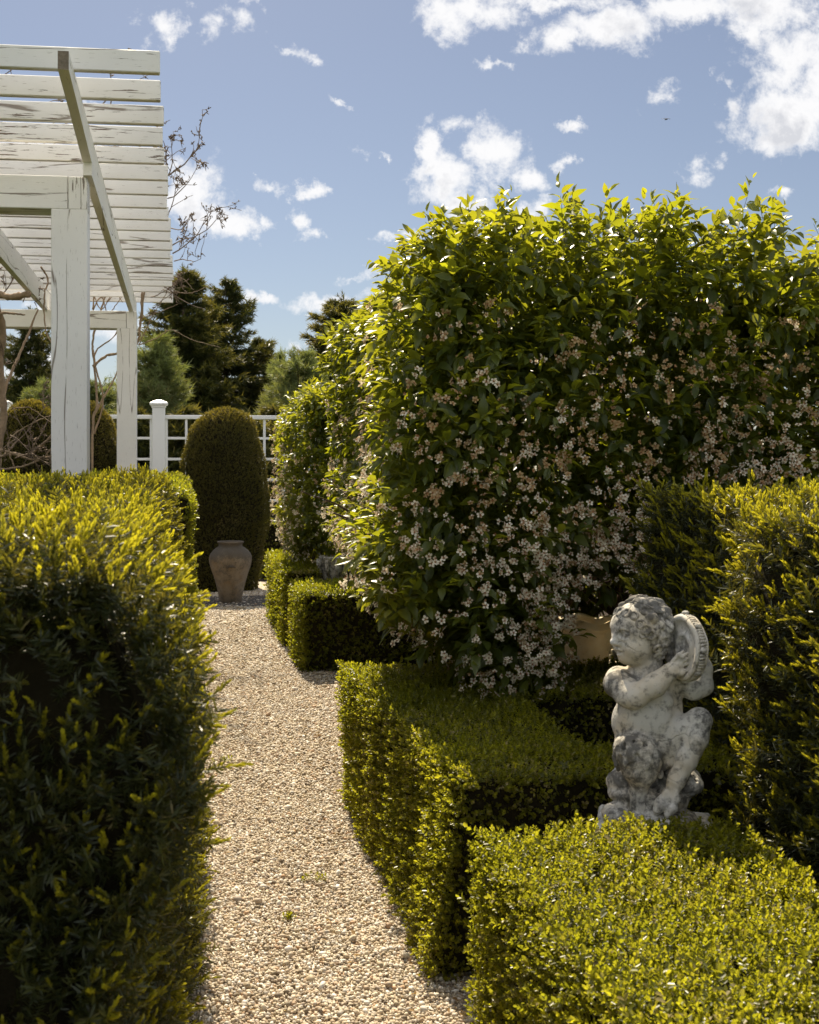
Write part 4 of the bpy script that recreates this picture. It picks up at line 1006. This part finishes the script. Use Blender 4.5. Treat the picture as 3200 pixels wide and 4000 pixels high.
def shell():
    root=thing('shell_ornament','cream scallop shell ornament peeping over the hedge beside the cherub chin','ornament',(2.075,5.25,0))
    m=MB(); m.lathe([(0,0),(.06,0),(.055,.03),(.035,.06),(.032,.45),(.05,.52),(.055,.545),(0,.55)],24); stained(m,'stand',M['cream'],root)
    m=MB(); n=40; rows=8; V=[]
    for i in range(rows+1):
        f=i/rows
        for j in range(n+1):
            a=math.pi*(j/n); rib=1+.05*math.cos(a*22)*f
            r=.052*f*rib; V.append((r*math.cos(a)*1.05,-.030*math.sin(f*2.2)+.008*math.cos(a*22)*f,.555+r*math.sin(a)*1.75))
    for i in range(rows+1):
        for j in range(n+1):
            x,y,z=V[i*(n+1)+j]; V.append((x,y+.012,z))
    Q=[]; w=n+1; o=(rows+1)*w
    for i in range(rows):
        for j in range(n):
            a=i*w+j; Q+=[(a,a+1,a+w+1,a+w),(o+a,o+a+w,o+a+w+1,o+a+1)]
    for j in range(n): a=rows*w+j; Q.append((a,a+1,o+a+1,o+a))
    m.add(V,Q); stained(m,'shell',M['cream'],root)
shell()
def boulder():
    bm=bmesh.new(); bmesh.ops.create_icosphere(bm,subdivisions=4,radius=1); f=wav(31,2.2); f2=wav(32,6)
    for v in bm.verts:
        p=np.array(v.co)[None]; q=1+.05*f(p)[0]+.015*f2(p)[0]; v.co=Vector((v.co.x*.115*q,v.co.y*.10*q,max(-.285,v.co.z*.29*q)+.285))
    for fc in bm.faces: fc.smooth=True
    me=bpy.data.meshes.new('boulder'); bm.to_mesh(me); bm.free(); me.materials.append(M['boulder'])
    o=bpy.data.objects.new('boulder',me); COL.objects.link(o); o.location=(1.84,5.62,0); tag(o,'grey rounded stone just left of the cream pot','boulder')
boulder()
# dry leaves and flecks blown into the gravel, thickest along the hedge feet
def litter():
    g=np.random.default_rng(19); N=420; Y=2.4+g.random(N)**1.2*8.6; e=g.random(N)
    X=np.where(e<.6,.80-.10*np.abs(g.normal(size=N)),g.uniform(.05,.8,N)); P=np.stack([X,Y,np.full(N,.0215)],1)
    T=[]
    for s in range(4):
        t=Tpl(); leaf6(t,(-.006,0,0),(1,.1*s,.05),(0,0,1),.011+.003*s,.006+.001*s,y=0,fold=.3); T.append(t.done())
    D=g.normal(0,.25,(N,3))+np.array([0,0,1.])
    V,F,A=scatter(T,P,D,g.uniform(.6,1.3,N),20,None,None)
    tag(mesh('leaf_litter',V,F,M['dryleaf'],None,A),kind='stuff')
M['dryleaf']=leaf_mat('dry_leaf',(.16,.085,.03),(.42,.27,.10),(.3,.2,.1),(.30,.18,.05),(.3,.2,.1),.3,.6,.2,.9)
litter()
# small weeds in the gravel
WT=[box_tpl(90+s,n=3,L=.018,lf=.012) for s in range(2)]
for lab,x,y in (('little green weed sprouting mid path, nearest the camera',.36,3.72),('tiny weed in the gravel beside the middle box hedge edge',.47,4.05),('two leaf weed at the left of the path, farthest of the three',.22,5.7)):
    g=np.random.default_rng(int(x*1000)); P=np.stack([g.normal(0,.02,9),g.normal(0,.012,9),np.full(9,.012)],1)
    V,F,A=scatter(WT,P,g.normal(0,.4,(9,3))+np.array([0,0,1]),.9,3); o=mesh('weed',V,F,M['box'],None,A); o.location=(x,y,.008); tag(o,lab,'weed')
def bird():
    p=at(2603,466,45); m=MB()
    t=np.linspace(-1,1,11); m.tube([(x*.10,0,.01*x) for x in t],[.004,.012,.018,.022,.024,.024,.022,.020,.018,.014,.004],8)
    for sg in (-1,1):
        V=[];n=6
        for i in range(n+1):
            f=i/n; c=.05*(1-f)**.6+.006; x=.02-.05*f; V+=[(x+c,sg*(.015+.20*f),.02+.05*f-.06*f*f),(x-c,sg*(.015+.20*f),.018+.05*f-.06*f*f),(x,sg*(.015+.20*f),.028+.05*f-.06*f*f)]
        Q=[]
        for i in range(n): a=i*3; Q+=[(a,a+3,a+5,a+2),(a+2,a+5,a+4,a+1),(a+1,a+4,a+3,a)]
        m.add(V,Q)
    m.add([(-.09,-.006,0),(-.09,.006,0),(-.15,.025,0),(-.15,-.025,0),(-.12,0,.006)],None,[(0,1,4),(1,2,4),(2,3,4),(3,0,4)])
    o=m.build('bird',M['bird']); o.location=p; o.rotation_euler=(R(15),R(-12),R(25)); tag(o,'tiny dark bird flying under the clouds at right','bird')
bird()
# ------------------------------------------------------------------ cherub statue, sculpted as distance fields
class Sculpt:
    """distance field on a grid; x right, y away, z up, in millimetres"""
    def __init__(s, lo, hi, h):
        s.lo=np.array(lo,float); s.h=h; s.n=(np.ceil((np.array(hi)-s.lo)/h).astype(int)+1); s.F=np.full(s.n,60.0,np.float32)
    def _sub(s, lo, hi, pad):
        a=np.clip(np.floor((np.array(lo)-pad-s.lo)/s.h).astype(int),0,s.n-1); b=np.clip(np.ceil((np.array(hi)+pad-s.lo)/s.h).astype(int)+1,1,s.n)
        sl=tuple(slice(x,y) for x,y in zip(a,b)); ax=[s.lo[i]+s.h*np.arange(a[i],b[i]) for i in range(3)]
        X,Y,Z=np.meshgrid(*ax,indexing='ij'); return sl,np.stack([X,Y,Z],-1)
    def _mix(s, sl, d, k, cut):
        f=s.F[sl]
        if cut: h=np.clip(.5-.5*(f+d)/k,0,1); s.F[sl]=f*(1-h)+(-d)*h+k*h*(1-h)
        else: h=np.clip(.5+.5*(f-d)/k,0,1); s.F[sl]=f*(1-h)+d*h-k*h*(1-h)
    def ell(s, c, r, k=10, rot=None, cut=False):
        c=np.array(c,float); r=np.broadcast_to(np.array(r,float),(3,)); R_=r.max()
        sl,P=s._sub(c-R_,c+R_,k+8); q=P-c
        if rot is not None: q=q@rot
        l=np.linalg.norm(q/r,axis=-1); g=np.linalg.norm(q/(r*r),axis=-1)+1e-9
        s._mix(sl,l*(l-1)/g,k,cut)
    def cap(s, a, b, ra, rb, k=10, cut=False):
        a=np.array(a,float); b=np.array(b,float); m=max(ra,rb)
        sl,P=s._sub(np.minimum(a,b)-m,np.maximum(a,b)+m,k+8); ba=b-a; t=np.clip(((P-a)@ba)/(ba@ba),0,1)
        s._mix(sl,np.linalg.norm(P-a-t[...,None]*ba,axis=-1)-(ra+(rb-ra)*t),k,cut)
    def chain(s, pts, rad, k=8, cut=False):
        for i in range(len(pts)-1): s.cap(pts[i],pts[i+1],rad[i],rad[i+1],k,cut)
    def tor(s, c, ax, R_, r, k=4):
        c=np.array(c,float); ax=unit(np.array(ax,float)); sl,P=s._sub(c-R_-r,c+R_+r,k+6); q=P-c; hgt=q@ax
        rad=np.linalg.norm(q-hgt[...,None]*ax,axis=-1)-R_; s._mix(sl,np.hypot(rad,hgt)-r,k,False)
    def bump(s, seed, freq, amp, mask=None):
        ax=[s.lo[i]+s.h*np.arange(s.n[i]) for i in range(3)]; X,Y,Z=np.meshgrid(*ax,indexing='ij')
        near=np.abs(s.F)<12; P=np.stack([X[near],Y[near],Z[near]],-1); v=wav(seed,freq,9)(P)*amp
        if mask is not None: v*=mask(P)
        s.F[near]+=v
    def mesh(s):
        F=s.F; n=F.shape; In=F<0
        c=[F[i:n[0]-1+i,j:n[1]-1+j,k:n[2]-1+k] for i in (0,1) for j in (0,1) for k in (0,1)]
        ins=sum((x<0).astype(int) for x in c); act=(ins>0)&(ins<8)
        idx=-np.ones(act.shape,int); cells=np.argwhere(act); idx[act]=np.arange(len(cells))
        val=np.stack([x[act] for x in c],-1); off=np.array([(i,j,k) for i in (0,1) for j in (0,1) for k in (0,1)],float)
        acc=np.zeros((len(cells),3)); cnt=np.zeros(len(cells))
        for a in range(8):
            for b in range(a+1,8):
                if np.abs(off[a]-off[b]).sum()!=1: continue
                va,vb=val[:,a],val[:,b]; m=(va<0)!=(vb<0); t=np.zeros(len(cells)); t[m]=va[m]/(va[m]-vb[m])
                acc+=m[:,None]*(off[a]+t[:,None]*(off[b]-off[a])); cnt+=m
        V=s.lo+s.h*(cells+acc/cnt[:,None]); Q=[]
        for ax in range(3):
            o1,o2=(ax+1)%3,(ax+2)%3
            sl0=[slice(0,n[i]-1) for i in range(3)]; sl1=[slice(0,n[i]-1) for i in range(3)]
            sl1[ax]=slice(1,n[ax])
            A=In[tuple(sl0)]; B=In[tuple(sl1)]
            for sign in (0,1):
                e=np.argwhere(A&~B if sign==0 else ~A&B); e=e[(e[:,o1]>0)&(e[:,o2]>0)]
                d1=np.zeros(3,int); d1[o1]=1; d2=np.zeros(3,int); d2[o2]=1
                g=lambda p: idx[p[:,0],p[:,1],p[:,2]]
                q=np.stack([g(e-d1-d2),g(e-d2),g(e),g(e-d1)],1)
                Q.append(q if sign==0 else q[:,::-1])
        Q=np.vstack(Q); Q=Q[(Q>=0).all(1)]
        # one gentle relaxation pass
        for _ in range(1):
            S=np.zeros_like(V); N=np.zeros(len(V))
            for i in range(4):
                np.add.at(S,Q[:,i],V[Q[:,(i+1)%4]]); np.add.at(N,Q[:,i],1); np.add.at(S,Q[:,(i+1)%4],V[Q[:,i]]); np.add.at(N,Q[:,(i+1)%4],1)
            V=V*.8+.2*S/np.maximum(N,1)[:,None]
        return V,Q
K=.346
def c3(x,y,d=0): return np.array([(x-700)*K, d*K, (1900-y)*K])     # statue drawing units -> mm
fd=np.array([-.82,-.57,0]); sdv=np.array([.57,-.82,0]); HC=c3(598,520,-40)
def hd(a,b,c): return HC+(fd*a+sdv*b)*K+np.array([0,0,c*K])
ROTF=np.stack([fd,sdv,np.array([0,0,1.])],1)                        # local (forward, side, up) -> world columns
def figure():
    s=Sculpt(c3(290,1930,-430),c3(1180,225,330),2.3); k=K
    # trunk
    s.ell(c3(640,960,-10),np.array([235,165,185])*k,10); s.ell(c3(640,1200,-30),np.array([262,190,230])*k,18); s.ell(c3(655,1390,-10),np.array([255,190,170])*k,18)
    s.ell(c3(640,1130,-120),np.array([190,110,150])*k,16); s.ell(c3(760,1010,-140),np.array([85,50,70])*k,10)
    s.ell(c3(720,1285,-225),np.array([12,14,14])*k,6,None,True)
    # neck, head
    s.cap(c3(640,690,-10),c3(640,840,10),108*k,150*k,14)
    s.ell(hd(-8,0,48),np.array([214,190,205])*k,8,ROTF); s.ell(hd(70,0,40),np.array([165,165,175])*k,14,ROTF)
    s.ell(hd(55,0,-95),np.array([150,150,125])*k,14,ROTF)
    for sg in (-1,1):
        s.ell(hd(98,sg*92,-88),np.array([88,72,82])*k,10,ROTF)                   # cheeks
        s.cap(hd(192,sg*28,52),hd(150,sg*128,40),17*k,14*k,9)                    # brows
    s.ell(hd(120,0,-180),np.array([72,66,50])*k,12,ROTF); s.ell(hd(60,0,-190),np.array([80,90,42])*k,12,ROTF)
    for sg in (-1,1): s.ell(hd(200,sg*72,12),np.array([52,44,32])*k,6,ROTF,True)  # eye sockets
    for sg in (-1,1):
        s.ell(hd(160,sg*73,10),np.array([37,38,29])*k,2,ROTF); s.ell(hd(199,sg*70,9),np.array([7,9,9])*k,2,ROTF,True); s.cap(hd(200,sg*38,44),hd(176,sg*112,36),6*k,5*k,3,True)
        s.cap(hd(190,sg*40,22),hd(192,sg*75,34),6*k,7*k,3); s.cap(hd(192,sg*75,34),hd(160,sg*112,14),7*k,6*k,3)
        s.cap(hd(186,sg*45,-2),hd(186,sg*75,-14),5*k,6*k,3); s.cap(hd(186,sg*75,-14),hd(160,sg*108,0),6*k,5*k,3)
    s.chain([hd(196,0,35),hd(214,0,-10),hd(236,0,-52)],[19*k,22*k,27*k],7); s.ell(hd(238,0,-60),np.array([28,26,24])*k,5,ROTF)
    for sg in (-1,1): s.ell(hd(212,sg*27,-66),np.array([24,19,18])*k,5,ROTF); s.ell(hd(222,sg*14,-80),np.array([9,8,9])*k,2,ROTF,True)
    s.chain([hd(172,-48,-122),hd(206,-18,-112),hd(209,0,-116),hd(206,18,-112),hd(172,48,-122)],[7*k,12*k,12*k,12*k,7*k],4)
    s.chain([hd(170,-40,-140),hd(196,0,-152),hd(170,40,-140)],[8*k,15*k,8*k],5)
    s.chain([hd(190,-38,-130),hd(207,0,-131),hd(190,38,-130)],[6*k,11*k,6*k],3,True)
    s.ell(hd(-25,165,-25),np.array([40,24,58])*k,7,ROTF); s.ell(hd(-18,190,-25),np.array([22,14,34])*k,4,ROTF,True)
    # arm across the chest: shoulder, elbow, wrist, hand on the drum
    s.chain([c3(435,880,-30),c3(440,905,-110),c3(560,965,-255)],[98*k,104*k,88*k],12)
    s.chain([c3(560,965,-255),c3(700,868,-265),c3(805,775,-240)],[88*k,86*k,62*k],10)
    s.ell(c3(500,980,-215),np.array([95,80,75])*k,12)
    s.cap(c3(812,768,-238),c3(866,716,-215),56*k,50*k,8)
    fin=[((836,690),(872,640),(905,612),16,-238),((852,700),(900,650),(936,625),17,-230),((868,714),(918,674),(952,655),17,-222),((880,735),(925,705),(955,692),15,-212)]
    for (a,b,c_,r,dp) in fin:
        s.chain([c3(*a,dp),c3(*b,dp-16),c3(*c_,dp+2)],[(r+4)*k,(r+1)*k,(r-2)*k],2)
        s.ell(c3(*b,dp-12),np.array([15,15,15])*k,5)
    s.chain([c3(840,772,-255),c3(890,770,-250),c3(930,752,-225)],[26*k,22*k,16*k],5)
    s.cap(c3(800,800,-300),c3(776,752,-300),5*k,5*k,4,True)
    # other arm, behind the drum
    s.chain([c3(850,860,0),c3(985,925,-10),c3(1055,905,-10)],[105*k,88*k,74*k],14); s.chain([c3(1055,905,-10),c3(1065,780,30),c3(1040,690,40)],[74*k,58*k,46*k],10)
    # bent near leg with the furry thigh
    s.ell(c3(575,1390,-175),np.array([178,185,150])*k,14); s.ell(c3(590,1500,-215),np.array([140,130,150])*k,14); s.ell(c3(640,1420,-230),np.array([118,110,130])*k,12)
    s.chain([c3(600,1560,-215),c3(580,1690,-185),c3(585,1800,-175),c3(590,1850,-178)],[92*k,64*k,58*k,63*k],8)
    s.ell(c3(588,1880,-190),np.array([66,72,52])*k,6); s.cap(c3(588,1820,-262),c3(588,1930,-272),6*k,8*k,4,True)
    # crossed far leg
    s.chain([c3(790,1330,-60),c3(930,1230,-110),c3(1015,1140,-140)],[140*k,112*k,90*k],16)
    s.chain([c3(1015,1140,-140),c3(1000,1270,-180),c3(925,1430,-215),c3(860,1570,-235),c3(820,1670,-245)],[90*k,86*k,74*k,60*k,50*k],10)
    s.ell(c3(975,1330,-150),np.array([70,70,105])*k,12); s.ell(c3(800,1080,20),np.array([110,130,170])*k,14)
    for (x,y,r) in ((778,1668,20),(800,1700,24),(832,1715,25),(862,1700,22),(848,1660,20)): s.ell(c3(x,y,-285),np.array([r,r*.9,r*1.5])*k,6)
    s.chain([c3(790,1690,-255),c3(745,1750,-280),c3(722,1790,-290)],[46*k,50*k,38*k],5); s.chain([c3(835,1700,-250),c3(818,1770,-285),c3(800,1810,-295)],[38*k,46*k,36*k],3)
    s.cap(c3(793,1740,-330),c3(762,1815,-340),7*k,7*k,4,True)
    # shaggy hips between the legs
    g=np.random.default_rng(3)
    for q in range(26): s.ell(c3(g.uniform(740,880),g.uniform(1280,1560),g.uniform(-190,-120)),np.array([26,22,40])*k*g.uniform(.7,1.2),5)
    for q in range(30):
        a=g.uniform(-1.9,1.2); e=g.uniform(-.9,1.1); p=c3(578,1440,-190)+np.array([math.sin(a)*math.cos(e)*170,-math.cos(a)*math.cos(e)*165,math.sin(e)*175])*k
        s.ell(p,np.array([20,18,30])*k*g.uniform(.7,1.3),7,None,q%3==0)
    s.bump(5,.06,1.2,lambda P: np.ones(len(P))); s.bump(8,.28,.55,lambda P: np.clip((200-P[:,2])/50,0,1)*.9+.25)
    return s
def hair():
    s=Sculpt(c3(330,800,-330),c3(880,230,260),2.0); k=K; g=np.random.default_rng(9)
    s.ell(hd(-32,0,62),np.array([206,196,205])*k,6,ROTF)
    s.ell(hd(140,20,-60),np.array([165,185,200])*k,8,ROTF,True); s.ell(hd(205,0,70),np.array([92,150,110])*k,8,ROTF,True)
    n=0
    while n<150:
        v=unit(g.normal(size=3)); 
        if v[2]<-.62: continue
        f,si,u=v
        if f>.30 and u<.62: continue
        if f>.55 and u<.80: continue
        if f>-.05 and abs(si)>.5 and u<.10: continue
        p=hd(-26+f*204,si*196,58+u*204); r=g.uniform(26,46)*k
        if g.random()<.5: s.tor(p,fd*f+sdv*si+np.array([0,0,u])+g.normal(0,.25,3),r*.9,r*.36,1.5)
        else: s.ell(p,np.array([r*1.1,r*.8,r])*1.05,4)
        n+=1
    # locks round the temple, ear and nape
    for (a,b,c_,r) in ((105,150,95,30),(72,172,60,34),(40,185,20,34),(92,160,20,26),(-40,196,40,40),(-60,190,-30,40),(-20,185,-85,30),(-75,165,-90,36),(-50,150,-140,30),(-110,130,-120,34),(-130,90,-150,32),(-95,120,-175,26),(130,110,150,30),(160,60,165,32),(175,0,165,34),(165,-60,160,30),(195,20,130,20)):
        p=hd(a,b,c_); s.tor(p+unit(p-hd(-26,0,40))*3,p-hd(-26,0,40),r*.95*k,r*.40*k,2); s.ell(p+unit(p-hd(0,0,0))*2,np.array([9,9,9])*k,3)
    s.bump(12,.35,.45); return s
def rock():
    s=Sculpt(c3(295,1990,-430),c3(1100,1480,300),3.2); k=K; g=np.random.default_rng(4)
    s.ell(c3(560,1690,90),np.array([205,200,140])*k,8); s.ell(c3(850,1650,60),np.array([195,190,140])*k,10); s.ell(c3(440,1680,0),np.array([88,110,105])*k,4); s.ell(c3(425,1760,-20),np.array([75,110,60])*k,3); s.ell(c3(960,1650,-40),np.array([90,140,95])*k,8)
    s.ell(c3(660,1900,-60),np.array([355,300,75])*k,10); s.ell(c3(420,1880,-140),np.array([105,130,75])*k,6); s.ell(c3(780,1890,-190),np.array([170,150,70])*k,8); s.ell(c3(690,1760,-40),np.array([260,190,120])*k,14)
    for q in range(90):
        x=g.uniform(330,1060); y=g.uniform(1560,1940); d=-60-130*g.random(); L=g.uniform(30,90)
        s.cap(c3(x,y,d),c3(x+L,y+g.uniform(-25,10),d),9*k,5*k,4,True)
    s.bump(22,.09,2.6); s.bump(23,.30,1.1); return s
def statue():
    u,D=2569-51,3.06                                            # the drawing's x = 700 column
    a=(u+357*0-1243)/4500; px,py=at(2557,1800,D).x,at(2557,1800,D).y
    yaw=-math.atan2(px,py)
    root=thing('cherub_statue','weathered pale stone cherub with goat legs, seated on a rock and playing a tambourine','statue',(px,py,0),yaw)
    zb=.565
    def put(s,name,stf,parent=root,m='stone'):
        V,Q=s.mesh(); V=V*.001+np.array([0,0,zb]); return mesh(name,V,Q,M[m],parent,{'stain':stf(V)},True)
    zz=lambda y: zb+(1900-y)*K*.001
    sp=c3(430,900,-110)*.001+np.array([0,0,zb]); th=c3(520,1420,-200)*.001+np.array([0,0,zb])
    def st_fig(V): return np.clip(1.15-np.linalg.norm(V-sp,axis=1)/.055,0,1)*1.15+np.clip(1.1-np.linalg.norm(V-th,axis=1)/.085,0,1)*.95-.12
    fig=put(figure(),'figure',st_fig)
    put(hair(),'hair',lambda V: np.clip((V[:,2]-zz(480))/.06,0,1)*.6+.15,root)
    put(rock(),'rock_seat',lambda V: np.full(len(V),.25))
    # tambourine: built flat (axis z), then turned so that its skin faces left and a little to the camera
    mb=MB(); Rr=.086; hh=.034
    prof=[(0,.010),(.030,.010),(.031,.013),(.040,.0125),(.041,.009),(.066,.010),(.069,.020),(.073,.026),(.080,.0262),(.0845,.023),(.0852,.016),(.0815,.014),(.0815,-.014),(.0852,-.016),(.0845,-.023),(.078,-.026),(0,-.024)]
    prof=[(r,z*.62) for r,z in prof]
    mb.lathe(prof,64)
    for k in range(64):
        if k%8 in (0,1): continue
        a=k*6.283/64; mb.box(0,0,0,0,0,0) if False else None
        c_,s_=math.cos(a),math.sin(a); q=.0031
        V=[]
        for (r,t,z) in ((.080,-q,-.0078),(.0868,-q*.7,-.0078),(.0868,q*.7,-.0078),(.080,q,-.0078),(.080,-q,.0078),(.0868,-q*.7,.0078),(.0868,q*.7,.0078),(.080,q,.0078)): V.append((r*c_-t*s_,r*s_+t*c_,z))
        mb.add(V,[(0,1,5,4),(1,2,6,5),(2,3,7,6),(4,5,6,7),(0,3,2,1)])
    nrm=unit(np.array([-.87,-.48,.05])); up=unit(np.array([-.05,0,1])-nrm*np.dot(nrm,np.array([-.05,0,1]))); sx=np.cross(up,nrm)
    B=np.stack([sx,up,nrm],1); cen=c3(922,600,-150)*.001+np.array([0,0,zb])
    V=np.vstack(mb.V); V=V@B.T+cen+(.0012*wav(41,60)(V))[:,None]
    tam=mesh('tambourine',V,np.vstack(mb.Q),M['stone'],root,{'stain':np.full(len(V),-.25)},True)
    for k in range(8):
        a=(k*8+.5)*6.283/64+1.5708; j=MB(); t=np.linspace(0,3.1416,7); pr=[(.0098*math.sin(x),-.0060*math.cos(x)) for x in t]; j.lathe(pr,14)
        W=j.V[0]; c_,s_=math.cos(a),math.sin(a); loc=np.array([[c_,0,-s_],[s_,0,c_],[0,1,0]])
        rad=np.stack([np.array([-s_,c_,0]),np.array([0,0,1.]),np.array([c_,s_,0])],1)
        W=W@rad.T+np.array([c_,s_,0])*(.0855 if k else .090); W=W@B.T+cen
        mesh('jingle',W,np.vstack(j.Q),M['stone'],tam,{'stain':np.full(len(W),.15)},True)
    mb=MB(); mb.box(-.15,.15,-.15,.15,0,zb-.03,.008); stained(mb,'plinth',M['stone'],root)
statue()
